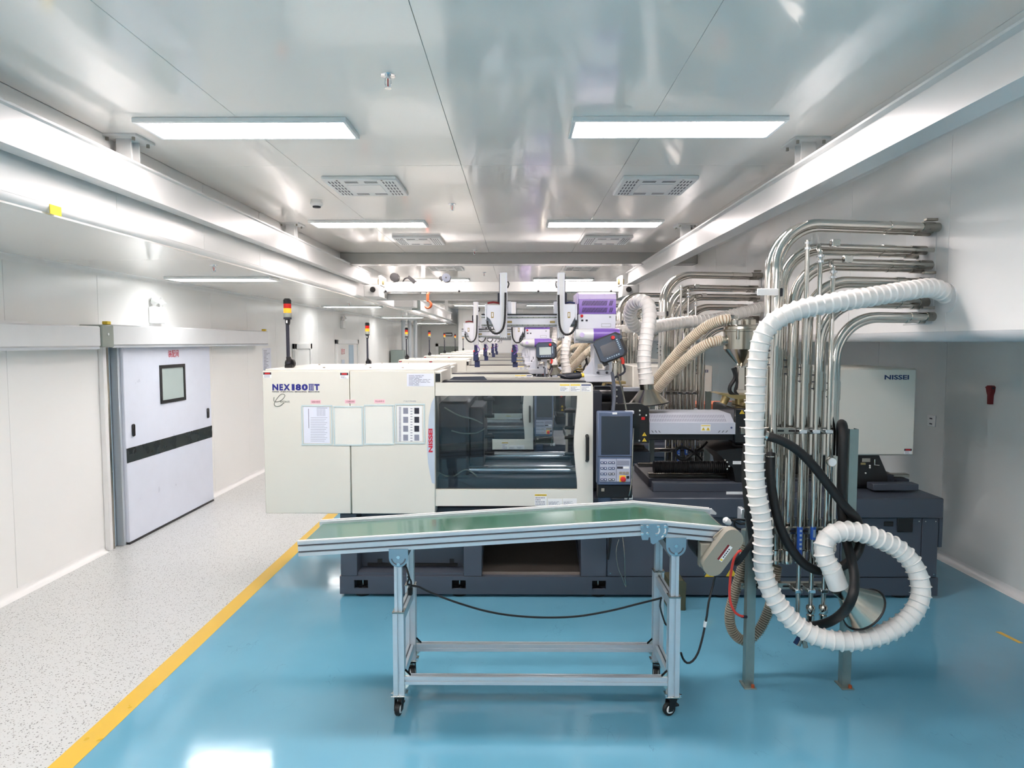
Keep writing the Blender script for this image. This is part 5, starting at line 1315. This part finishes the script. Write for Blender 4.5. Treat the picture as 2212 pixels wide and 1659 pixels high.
# hinge plate on the bend
hpl = MB().pprism([(1383.5, 1132), (1441, 1131), (1444.5, 1140), (1442, 1152), (1434, 1163), (1422, 1168), (1420, 1172), (1411, 1176), (1406, 1173), (1404.5, 1161), (1401.5, 1160.5), (1400, 1166.5), (1387.5, 1166.5), (1385.5, 1160)], YF - 0.006, YF - 0.0005).build('hinge_plate', 'plate_blue', cv_)
for px, py in ((1386.5, 1136.5), (1399, 1136.5), (1422, 1136.5), (1437, 1136.5), (1387, 1152.5), (1399, 1152), (1418, 1154), (1435, 1154)):
    c = A(px, py, YF - 0.006); MB().lathe(c, [(0.008, 0), (0.008, 0.005), (0.004, 0.006)], 10, (0, -1, 0)).build('bolt', 'chrome', hpl)
for pts in ([(1423.5, 1141), (1424.5, 1147), (1421, 1153), (1417, 1155.5)], [(1437, 1142), (1437.5, 1148), (1434, 1156), (1429, 1161)]):
    MB().tube(smooth_path([A(x, y, YF - 0.0065) for x, y in pts], 0.004), 0.004, 6).build('curved_slot', 'label_white', hpl)
# legs
zg = 0.112
def leg(xc, y0, ztop, zmid, name='leg'):
    w = 0.0295; u = 0.0205
    def prof(m, w, z0, z1, y):
        s = 0.005
        m.prism([(xc - w, y - w), (xc - s, y - w), (xc - s, y - w + 0.008), (xc + s, y - w + 0.008), (xc + s, y - w), (xc + w, y - w), (xc + w, y - s), (xc + w - 0.008, y - s), (xc + w - 0.008, y + s), (xc + w, y + s), (xc + w, y + w), (xc + s, y + w), (xc + s, y + w - 0.008), (xc - s, y + w - 0.008), (xc - s, y + w), (xc - w, y + w), (xc - w, y + s), (xc - w + 0.008, y + s), (xc - w + 0.008, y - s), (xc - w, y - s)], z0, z1, 'xy')
    m = MB(); prof(m, w, zg, zmid, y0); lo_ = m.build('lower_leg', 'aluminium', cv_, ang=20)
    m = MB(); prof(m, u, zmid, ztop, y0); m.build('upper_leg', 'aluminium', cv_, ang=20)
    MB().box(xc - w - 0.002, xc + w + 0.002, y0 - w - 0.002, y0 + w + 0.002, zmid - 0.006, zmid + 0.001).build('leg_cap', 'steel_dull', lo_)
    MB().box(xc - w - 0.012, xc + w + 0.012, y0 - w - 0.006, y0 + w + 0.006, zg - 0.006, zg, 0.001).build('caster_plate', 'steel', lo_)
    for s in (-1, 1): MB().cyl((xc + s * (w + 0.008), y0 - w, zg - 0.006), (xc + s * (w + 0.008), y0 - w, zg + 0.014), 0.006, n=8).build('bolt', 'chrome', lo_)
    return lo_
xL, xR = A(861.5, 1400, YF).x, A(1455.5, 1400, YF).x
yL0, yL1 = YF + 0.016, YR_
zmL, zmR = A(861, 1321, YF).z, A(1455, 1288, YF).z
ztl = A(861, 1205, YF).z; ztr = A(1455, 1185, YF).z
for x, zm, zt_ in ((xL, zmL, ztl), (xR, zmR, ztr)):
    for y in (yL0, yL1): leg(x, y, zt_ + 0.03, zm)
    # cross members between front and rear leg
    for z0, z1 in ((zm - 0.08, zm - 0.03), (0.16, 0.21), (zt_ - 0.06, zt_ - 0.015)):
        c = MB().box(x - 0.02, x + 0.02, yL0 + 0.03, yL1 - 0.03, z0, z1, 0.002).build('side_member', 'aluminium', cv_)
        MB().box(x - 0.004, x + 0.004, yL0 + 0.03, yL1 - 0.03, z1 - 0.0005, z1 + 0.0008).build('slot_shade', 'alu_slot', c)  # slot and its shade drawn as a flat dark strip
    for yy in (yL0 + 0.04, yL1 - 0.05): MB().box(x - 0.012, x + 0.012, yy, yy + 0.018, zm - 0.03, zm + 0.0, 0.002).build('corner_bracket', 'steel', cv_)
for y, zc_ in ((yL0, A(1150, 1471, YF).z), (yL1, A(1150, 1397, YR_).z)):
    c = MB(); xa, xb = xL + 0.03, xR - 0.03
    c.prism([(y - 0.02, zc_ - 0.022), (y - 0.02, zc_ - 0.005), (y - 0.013, zc_ - 0.005), (y - 0.013, zc_ + 0.005), (y - 0.02, zc_ + 0.005), (y - 0.02, zc_ + 0.022), (y - 0.005, zc_ + 0.022), (y - 0.005, zc_ + 0.014), (y + 0.005, zc_ + 0.014), (y + 0.005, zc_ + 0.022), (y + 0.02, zc_ + 0.022), (y + 0.02, zc_ - 0.022)], xa, xb, 'yz')
    cb_ = c.build('long_member', 'aluminium', cv_, ang=20)
    for x, s in ((xa, 1), (xb, -1)):
        MB().prism([(x, zc_ + 0.022), (x + s * 0.03, zc_ + 0.022), (x, zc_ + 0.052)], y - 0.012, y + 0.012, 'xz').build('corner_bracket', 'steel', cb_)
        MB().prism([(x, zc_ - 0.022), (x + s * 0.03, zc_ - 0.022), (x, zc_ - 0.052)], y - 0.012, y + 0.012, 'xz').build('corner_bracket', 'steel', cb_)
# round-bottomed pivot plates under the rail
for px, py, w_ in ((861, 1190, 0.051), (1460, 1166, 0.053)):
    c = A(px, py, YF); z1 = c.z + 0.012; z0 = c.z - 0.035
    poly = [(c.x - w_, z1), (c.x + w_, z1), (c.x + w_, z0)] + [(c.x + w_ * math.cos(a), z0 - w_ * math.sin(a)) for a in [math.pi * i / 12 for i in range(1, 12)]] + [(c.x - w_, z0)]
    pp = MB().prism(poly, YF - 0.008, YF - 0.002, 'xz').build('pivot_plate', 'plate_blue', cv_, ang=20)
    MB().lathe((c.x, YF - 0.008, z0 + 0.004), [(0.009, 0), (0.009, 0.006)], 10, (0, -1, 0)).build('bolt', 'chrome', pp)
    MB().lathe((c.x, YF - 0.008, z0 - w_ * 0.68), [(0.009, 0), (0.009, 0.006)], 10, (0, -1, 0)).build('bolt', 'chrome', pp)
    MB().tube([(c.x + w_ * 0.72 * math.cos(a), YF - 0.0085, z0 - w_ * 0.72 * math.sin(a)) for a in [math.radians(8 + 164 * i / 14) for i in range(15)]], 0.0035, 6).build('curved_slot', 'alu_slot', pp)
    MB().box(c.x - w_ * 0.8, c.x + w_ * 0.8, YR_ + 0.02, YR_ + 0.026, z0 - w_, z1, 0.002).build('rear_pivot_plate', 'plate_blue', cv_)
# casters
def caster(x, y, ang):
    R = 0.036; W = 0.012; d = Vector((math.cos(ang), math.sin(ang), 0)); s = Vector((-d.y, d.x, 0)); c = Vector((x, y, 0)) + d * 0.02; c.z = R
    ro = MB().tube([c - s * W, c - s * W * 0.6, c + s * W * 0.6, c + s * W], [R * 0.9, R, R, R * 0.9], 22).build('caster_wheel', 'rubber', cv_)
    for q in (-1, 1): MB().tube([c + s * q * W * 1.0, c + s * q * (W + 0.004)], [R * 0.62, R * 0.55], 16).build('wheel_hub', 'label_white', ro)
    f = MB(); k0 = Vector((x, y, zg - 0.006))
    for q in (-1, 1): f.add([k0 + s * q * 0.021 - d * 0.026, k0 + s * q * 0.021 + d * 0.026, c + s * q * 0.021 + d * 0.014 + Vector((0, 0, -0.008)), c + s * q * 0.021 - d * 0.012 + Vector((0, 0, -0.008)),
                             k0 + s * q * 0.018 - d * 0.026, k0 + s * q * 0.018 + d * 0.026, c + s * q * 0.018 + d * 0.014 + Vector((0, 0, -0.008)), c + s * q * 0.018 - d * 0.012 + Vector((0, 0, -0.008))],
                            [(0, 1, 2, 3), (4, 5, 6, 7), (0, 1, 5, 4), (1, 2, 6, 5), (2, 3, 7, 6), (3, 0, 4, 7)])
    f.obb(k0 - Vector((0, 0, 0.008)), d, s, (0, 0, 1), 0.028, 0.022, 0.008)
    f.build('caster_fork', 'black', ro)
    MB().obb(c - d * 0.035 + Vector((0, 0, 0.018)), d, s, (0, 0, 1), 0.016, 0.018, 0.005).build('brake_pedal', 'black', ro)
caster(xL, yL0, math.radians(-100)); caster(xR, yL0, math.radians(200)); caster(xL, yL1, math.radians(-70)); caster(xR, yL1, math.radians(-110))
# drive: motor, mounting plate, capsule belt guard
g0, g1 = A(1582, 1165, 3.42), A(1540, 1221, 3.42); rg_ = 0.054
dv = (g0 - g1); L = dv.length; ux = dv.normalized(); pn = Vector((-ux.z, 0, ux.x))
cap = []
for i in range(13):
    a = -math.pi / 2 + math.pi * i / 12; cap.append(g0 + ux * math.cos(a) * rg_ + pn * math.sin(a) * rg_)
for i in range(13):
    a = math.pi / 2 + math.pi * i / 12; cap.append(g1 + ux * math.cos(a) * rg_ + pn * math.sin(a) * rg_)
gd = MB().prism([(p.x, p.z) for p in cap], 3.41, 3.475, 'xz').build('belt_guard', 'gear_taupe', cv_, ang=25)
lc = g1 + ux * L * 0.52
lb_ = MB().obb((lc.x + 0.006, 3.4092, lc.z - 0.004), ux, (0, 1, 0), pn, 0.047, 0.0007, 0.0145).build('warning_label', 'label_white', gd)
MB().obb((lc.x + 0.006 + pn.x * 0.009, 3.4082, lc.z - 0.004 + pn.z * 0.009), ux, (0, 1, 0), pn, 0.047, 0.0005, 0.0055).build('header', 'dark_red', lb_)
m = MB()
for i in range(5): m.obb((lc.x + 0.006 + ux.x * (-0.02 + 0.012 * i) - pn.x * 0.006, 3.4082, lc.z - 0.004 + ux.z * (-0.02 + 0.012 * i) - pn.z * 0.006), ux, (0, 1, 0), pn, 0.004, 0.0005, 0.003)
m.build('print', 'ink', lb_, stuff=True)
MB().obb((lc.x + 0.006 - ux.x * 0.038 - pn.x * 0.006, 3.4082, lc.z - 0.004 - ux.z * 0.038 - pn.z * 0.006), ux, (0, 1, 0), pn, 0.005, 0.0005, 0.006).build('mark', 'yellow', lb_)
MB().pbox(1511, 1171, 1552, 1226, 3.52, 3.56, 0.004).build('gear_plate', 'gear_taupe', cv_)
MB().pbox(1514, 1175, 1560, 1222, 3.475, 3.52, 0.006).build('gear_box', 'gear_taupe', cv_)
mc_ = A(1520, 1188, 3.6); MB().cyl((mc_.x, 3.56, mc_.z), (mc_.x, 3.74, mc_.z), 0.052, n=22).build('drive_motor', 'black', cv_)
ar_ = MB().pprism([(1541, 1162), (1544, 1158), (1561, 1143), (1568, 1143), (1548, 1166), (1543, 1167)], 3.462, 3.474).build('tension_arm', 'gear_taupe', cv_)
MB().lathe(A(1546, 1163, 3.462), [(0.009, 0), (0.009, 0.008)], 12, (0, -1, 0)).build('bolt', 'chrome', ar_)

# ------------------------------------------------------------------ cables and hoses
def cable(name, label, pts, r, m_, cat='cable', n=8, step=0.025):
    P = [A(*p) for p in pts]; t = thing(name, label, cat, P[len(P) // 2])
    MB().tube(smooth_path(P, step), r, n).build('cable_run', m_, t)
    return t
c1 = cable('power_cable', 'thin black power cable sagging between the conveyor legs', [(877, 1225, 3.7), (884, 1248, 3.68), (880, 1262, 3.68), (905, 1268, 3.68), (930, 1280, 3.68), (985, 1301, 3.68), (1050, 1320, 3.68), (1110, 1330, 3.68), (1180, 1334, 3.68), (1250, 1331, 3.68), (1320, 1319, 3.68), (1380, 1304, 3.68), (1420, 1294, 3.68), (1430, 1291, 3.68)], 0.0058, 'black')
MB().pbox(880, 1271, 890, 1287, 3.66, 3.69, 0.004).build('plug', 'black', c1)
MB().tube(smooth_path([A(880, 1245, 3.67), A(888, 1256, 3.67), A(886, 1272, 3.67)], 0.01), 0.005, 8).build('plug_lead', 'black', c1)
c2 = cable('motor_lead', 'black motor lead hanging from the conveyor drive to the floor level', [(1545, 1240, 3.6), (1541, 1262, 3.6), (1531, 1300, 3.58), (1527, 1330, 3.57), (1523, 1350, 3.57), (1518, 1375, 3.56), (1508, 1410, 3.55), (1496, 1428, 3.55), (1484, 1432, 3.55), (1475, 1422, 3.54), (1471, 1410, 3.53)], 0.0062, 'black')
MB().cyl(A(1524, 1342, 3.57), A(1522, 1354, 3.57), 0.009, n=8).build('connector', 'label_white', c2)
cable('short_lead', 'short black lead curling inside the right conveyor legs', [(1428, 1293, 3.7), (1426, 1310, 3.7), (1431, 1330, 3.7), (1437, 1347, 3.7), (1440, 1350, 3.7)], 0.005, 'black')
rh = cable('air_hose', 'bright red-orange air hose looping beside the pipe rack post', [(1600, 1190, 3.68), (1592, 1194, 3.66), (1584, 1212, 3.65), (1578, 1245, 3.65), (1576, 1285, 3.65), (1580, 1308, 3.65), (1589, 1324, 3.66), (1601, 1331, 3.68), (1606, 1331, 3.7)], 0.0072, 'orange_red', 'hose')
MB().cyl(A(1602, 1331.5, 3.69), A(1612, 1332.5, 3.71), 0.009, n=10).build('coupler', 'ink', rh)
bh = thing('vacuum_hose', 'ribbed beige vacuum hose hanging in a U behind the rack post', 'hose', A(1610, 1385, 3.9))
VH = [A(*p) for p in ((1613, 1150, 3.93), (1612, 1175, 3.93), (1606, 1215, 3.93), (1595, 1255, 3.93), (1583, 1295, 3.93), (1576, 1330, 3.93), (1581, 1360, 3.93), (1598, 1380, 3.93), (1617, 1382, 3.93), (1636, 1366, 3.93), (1652, 1338, 3.94), (1664, 1305, 3.95), (1672, 1265, 3.95), (1677, 1230, 3.95), (1679, 1222, 3.95))]
vr_ = ribbed(MB(), VH, 0.027, 0.0135, 0.0035, 14, ((0, 0.9), (0.25, 1), (0.5, 0.9), (0.56, -1.2), (0.94, -1.2))).build('hose_run', 'hose_beige', bh)
MB().tube(smooth_path(VH, 0.03), 0.0255, 12).build('hose_liner', 'hose_brown', vr_)
vt = MB().cyl(A(1613, 1144, 3.93), A(1613, 1174, 3.93), 0.031, n=18).build('hose_cuff', 'galvanised', bh)
pv = thing('pinch_valve', 'metal and black pneumatic valve with cables beside the belt end', 'valve', A(1613, 1143, 3.9))
MB().pbox(1601, 1100, 1611, 1128, 3.86, 3.93, 0.004).build('actuator', 'aluminium', pv)
MB().pbox(1609, 1104, 1624, 1121, 3.85, 3.93, 0.006).build('coil', 'black', pv)
MB().pbox(1610, 1121, 1622, 1137, 3.885, 3.93, 0.004).build('valve_body', 'steel_dull', pv)
for k, q in enumerate(([(1609, 1124), (1595, 1122), (1582, 1124), (1572, 1128)], [(1609, 1131), (1598, 1132), (1590, 1128), (1578, 1122)], [(1588, 1124), (1586, 1134), (1592, 1141), (1600, 1144)])):
    MB().tube(smooth_path([A(x, y, 3.86 - 0.02 * k) for x, y in q], 0.01), 0.006, 8).build('wiring', 'black', pv)
MB().lathe(A(1572, 1127, 3.84), [(0.012, -0.02), (0.02, 0.0), (0.02, 0.02), (0.01, 0.03)], 12, (-0.8, -0.2, 0.6)).build('connector_cap', 'label_white', pv)
# bundle of thin black cables
cbn = thing('cable_bundle', 'bundle of thin black cables sweeping behind the white duct', 'cables', A(1610, 1200, 3.85))
for k in range(5):
    MB().tube(smooth_path([A(1640, 1100 + 6 * k, 3.716), A(1634, 1140 + 3 * k, 3.716), A(1619 + 2 * k, 1172, 3.716), A(1603 + 2 * k, 1195 + k, 3.722), A(1590 + k, 1208 + 3 * k, 3.75), A(1584, 1205 + 3 * k, 3.78)], 0.02), 0.006, 6).build('cable_run', 'black', cbn)

# black rubber hoses around the rack
b1 = thing('rubber_hose', 'thick black rubber hose hanging in a wide loop from the rack collar', 'hose', A(1760, 1230, 3.78))
q = [(1652, 941, 3.74), (1668, 945, 3.73), (1695, 955, 3.72), (1728, 977, 3.71), (1760, 1010, 3.7), (1795, 1055, 3.69), (1826, 1095, 3.69), (1851, 1123, 3.75), (1860, 1165, 3.762), (1847, 1202, 3.735), (1812, 1227, 3.72), (1775, 1234, 3.71), (1742, 1222, 3.72), (1712, 1190, 3.72), (1690, 1150, 3.73), (1675, 1100, 3.74), (1666, 1045, 3.75), (1664, 1000, 3.765), (1665, 978, 3.78)]
MB().tube(smooth_path([A(*p) for p in q], 0.03), 0.0255, 14).build('hose_run', 'rubber', b1)
for py in (984, 1004): MB().cyl(A(1664.5, py, 3.77), A(1664.5, py + 2, 3.77), 0.0268, n=14).build('hose_clamp', 'steel', b1)
MB().cyl(A(1652, 940, 3.74), A(1658, 942, 3.737), 0.0275, n=14).build('hose_clamp', 'steel', b1)
b2_ = thing('rubber_hose', 'thick black rubber hose bent over the top of the right rack post', 'hose', A(1815, 907, 3.9))
q = [(1816, 985, 3.915), (1816, 945, 3.915), (1816, 925, 3.9), (1818, 915, 3.84), (1821, 922, 3.79), (1822, 950, 3.765), (1820, 1000, 3.762), (1818, 1060, 3.762), (1819, 1110, 3.758), (1826, 1160, 3.745), (1840, 1212, 3.62), (1846, 1252, 3.5), (1840, 1292, 3.44), (1820, 1324, 3.52), (1790, 1344, 3.65), (1755, 1352, 3.73), (1718, 1345, 3.75), (1684, 1318, 3.76), (1658, 1280, 3.76), (1640, 1235, 3.76), (1628, 1170, 3.76), (1619, 1105, 3.76), (1613, 1050, 3.76), (1612, 1000, 3.76), (1615, 960, 3.76)]
MB().tube(smooth_path([A(*p) for p in q], 0.03), 0.0255, 14).build('hose_run', 'rubber', b2_)
# small brass-tailed valve with blue handle below the thin pipe
sv = thing('drain_valve', 'small steel drain valve with a dark blue handle under the pipe rack', 'valve', A(1733, 1385, 3.8))
MB().cyl(A(1733, 1340, 3.8), A(1733, 1376, 3.8), 0.0125, n=10).build('stem', 'steel', sv)
MB().cyl(A(1731, 1376, 3.8), A(1724, 1394, 3.8), 0.014, n=10).build('outlet', 'steel_dull', sv)
MB().cyl(A(1735, 1376, 3.8), A(1740, 1398, 3.8), 0.015, n=10).build('outlet', 'steel_dull', sv)
MB().obb(A(1722, 1383, 3.79), Vector((0.5, 0, 0.85)).normalized(), (0, 1, 0), Vector((-0.85, 0, 0.5)).normalized(), 0.024, 0.008, 0.009).build('handle', 'ink_navy', sv)
# wires hanging from the machine base
cable('hanging_wire', 'thin grey wire hanging below the front machine behind the conveyor', [(1345, 1160, 5.1), (1349, 1200, 5.08), (1350, 1245, 5.08), (1352, 1268, 5.08), (1345, 1250, 5.08), (1335, 1225, 5.08), (1331, 1190, 5.09), (1337, 1165, 5.1)], 0.004, 'steel_dull', 'wire')
cable('hanging_strap', 'short black strap hanging on the front machine base', [(1319, 1160, 5.1), (1316, 1185, 5.1), (1313, 1208, 5.1)], 0.011, 'black', 'strap')
ob = thing('olive_box', 'small olive box on the blue floor behind the right conveyor legs', 'box', A(1465, 1304, 4.95))
p0, p1 = A(1444, 1252, 4.92), A(1480, 1304, 4.92)
MB().box(p0.x, p1.x, 4.9, 5.08, 0.0, p0.z - 0.07, 0.004).build('body', 'olive', ob)
MB().prism([(p0.x, p0.z - 0.072), (p1.x, p0.z - 0.072), (p1.x, p0.z - 0.02), (p1.x - 0.02, p0.z), (p0.x, p0.z)], 4.895, 5.085, 'xz').build('lid', 'olive', ob)

# ------------------------------------------------------------------ papers on the clamp cover
def sleeve(x0, y0, x1, y1, label, kind):
    a = A(x0, y1, YC); t = thing('document_sleeve', label, 'document holder', (a.x, YC, a.z), 'document sleeves on the cream cover')
    f = 3.2
    for q in ((x0, y0, x1, y0 + f), (x0, y1 - f, x1, y1), (x0, y0 + f, x0 + f, y1 - f), (x1 - f, y0 + f, x1, y1 - f)):
        MB().pbox(*q, YC - 0.004, YC - 0.0002, 0.001).build('frame_edge', 'sleeve_frame', t)
    if kind == 1:
        s_ = MB().pbox(x0 + 5, y0 + 4, x1 - 6, y1 - 4.5, YC - 0.002, YC - 0.0006).build('sheet', 'paper', t)
        m = MB()
        for i in range(6): m.pbox(x0 + 34 + 3.2 * i, y0 + 8, x0 + 34.8 + 3.2 * i, y0 + 24, YC - 0.0026, YC - 0.002)
        m.pbox(x0 + 33, y0 + 6, x0 + 56, y0 + 7, YC - 0.0026, YC - 0.002); m.pbox(x0 + 15, y0 + 8, x0 + 16.4, y0 + 50, YC - 0.0026, YC - 0.002)
        for i in range(15): m.pbox(x0 + 20, y0 + 27 + 3.6 * i, x0 + 56 - 3 * (i % 3), y0 + 27.6 + 3.6 * i, YC - 0.0026, YC - 0.002)
        m.build('print', 'ink_grey', s_, stuff=True)
    elif kind == 2:
        s_ = MB().pbox(x0 + 5, y0 + 5, x1 - 6, y1 - 5, YC - 0.002, YC - 0.0006).build('sheet', 'label_white', t)
        for c_ in (0, 1):
            for r_ in range(4):
                bx0 = x0 + 18 + 24 * c_; by0 = y0 + 9 + 19.3 * r_
                MB().pbox(bx0, by0, bx0 + 10.5, by0 + 13, YC - 0.0026, YC - 0.002).build('photo_print', 'ink' if c_ and r_ < 3 else 'ink_grey', s_)
        m = MB()
        for i in range(26):
            m.pbox(x0 + 8.5, y0 + 7 + 2.9 * i, x0 + 13.5, y0 + 8.6 + 2.9 * i, YC - 0.0026, YC - 0.002); 
            if i % 2: m.pbox(x0 + 33.5, y0 + 7 + 2.9 * i, x0 + 38, y0 + 8.6 + 2.9 * i, YC - 0.0026, YC - 0.002)
        m.build('print', 'ink_grey', s_, stuff=True)
    else:
        MB().pbox(x0 + f, y0 + f, x1 - f, y1 - f, YC - 0.0012, YC - 0.0004).build('window', 'cream_light', t)
sleeve(651, 875, 718, 962, 'leftmost document sleeve holding a printed table on the cream cover', 1)
sleeve(720, 877, 784, 963, 'empty document sleeve straddling the panel gap of the cream cover', 0)
sleeve(786, 874, 851, 961, 'empty document sleeve right of the panel gap on the cream cover', 0)
sleeve(853, 872, 918, 959, 'rightmost document sleeve holding a sheet of eight small photos', 2)
for k, (x0, x1, y0, y1, txt, w) in enumerate(((671, 693, 864, 872, '设备点检表', 'leftmost'), (745, 767.5, 863.5, 871.5, '工艺参数记录表', 'second'), (808.5, 831.5, 863, 871, '作业指导书', 'third'))):
    a = A((x0 + x1) / 2, y1, YC); t = thing('name_strip', 'small pink name strip above the %s document sleeve' % w, 'label', (a.x, YC, a.z), 'pink strips above the sleeves')
    s_ = sheet(MB(), x0, y0, x1, y1, YC - 0.0002, 0.001).build('strip', 'paper_pink', t)
    text('lettering', txt, 'ink_red' if False else 'dark_red', t, flat_front(x0 + 2, y0 + 2, x1 - 2, y1 - 2, YC - 0.0018), 0.0)
a = A(885, 869, YC); t = thing('name_strip', 'small clear name strip above the rightmost document sleeve', 'label', (a.x, YC, a.z))
sheet(MB(), 870, 863.5, 900, 870.5, YC - 0.0002, 0.0006).build('strip', 'cream', t)
text('lettering', '产品(工序)缺陷', 'ink_grey', t, flat_front(871.5, 865, 898.5, 869, YC - 0.0014), 0.0)
a = A(910, 834, YC); t = thing('paper_notice', 'white printed notice at the upper right corner of the cream cover', 'notice', (a.x, YC, a.z))
s_ = sheet(MB(), 879, 807, 937, 834.5, YC - 0.0002, 0.001).build('sheet', 'paper', t)
lines(883, 810, 935, 833, YC - 0.0012, 8, 0.4, seed=5, jag=0.6).build('print', 'ink_grey', t, stuff=True)

# grey gripper pad and tray lying on the gate rails
gp = thing('grey_glove', 'dark grey work glove lying on top of the front machine gate', 'glove', A(1235, 826, 5.2))
c = A(1238, 813.5, 5.22)
MB().lathe((c.x - 0.1, 5.22, c.z - 0.004), [(0.006, 0), (0.018, 0.03), (0.026, 0.08), (0.026, 0.13), (0.02, 0.16), (0.012, 0.17)], 14, (1, 0, 0.08)).build('palm', 'base_dark', gp)
for k in range(3): MB().tube([(c.x - 0.06, 5.2 + 0.015 * k, c.z + 0.0), (c.x - 0.1, 5.2 + 0.015 * k, c.z + 0.014), (c.x - 0.125, 5.2 + 0.012 * k, c.z + 0.012)], [0.01, 0.009, 0.006], 8).build('finger', 'base_dark', gp)
MB().cyl((c.x + 0.066, 5.22, c.z + 0.01), (c.x + 0.085, 5.22, c.z + 0.012), 0.017, n=12).build('cuff', 'yellow', gp)
ty = thing('tool_tray', 'shallow dark tray with cables on top of the front machine clamp', 'tray', A(1000, 827, 5.3))
MB().pprism([(962, 826), (980, 814), (1045, 813), (1052, 820), (1046, 826)], 5.32, 5.34).build('front_wall', 'base_grey', ty)
MB().box(A(962, 826, 5.33).x, A(1046, 826, 5.33).x, 5.32, 5.6, A(1000, 827, 5.33).z, A(1000, 825, 5.33).z).build('floor_plate', 'base_dark', ty)
for k in range(3): MB().tube(smooth_path([A(966 + 8 * k, 824, 5.6), A(985 + 6 * k, 818, 5.42), A(1010, 820 + k, 5.44), A(1040, 822, 5.46)], 0.02), 0.007, 6).build('cable_run', 'gear_taupe' if k else 'black', ty)

# coiled lead under the barrel of the front machine
cl_ = thing('coiled_lead', 'black coiled lead hanging under the barrel cover of the front machine', 'cable', A(1470, 985, 5.6))
for k in range(3):
    MB().tube(smooth_path([A(1528, 954, 5.6), A(1518, 965, 5.6), A(1500, 980 - k, 5.58 - .02 * k), A(1480, 990 + 2 * k, 5.58 - .02 * k), A(1463, 985 + 2 * k, 5.58 - .02 * k), A(1460, 974 - k, 5.58 - .02 * k), A(1472, 967 - k, 5.58 - .02 * k), A(1490, 972, 5.58 - .02 * k), A(1505, 982, 5.58), A(1516, 994, 5.58)], 0.02), 0.009, 8).build('cable_run', 'black', cl_)
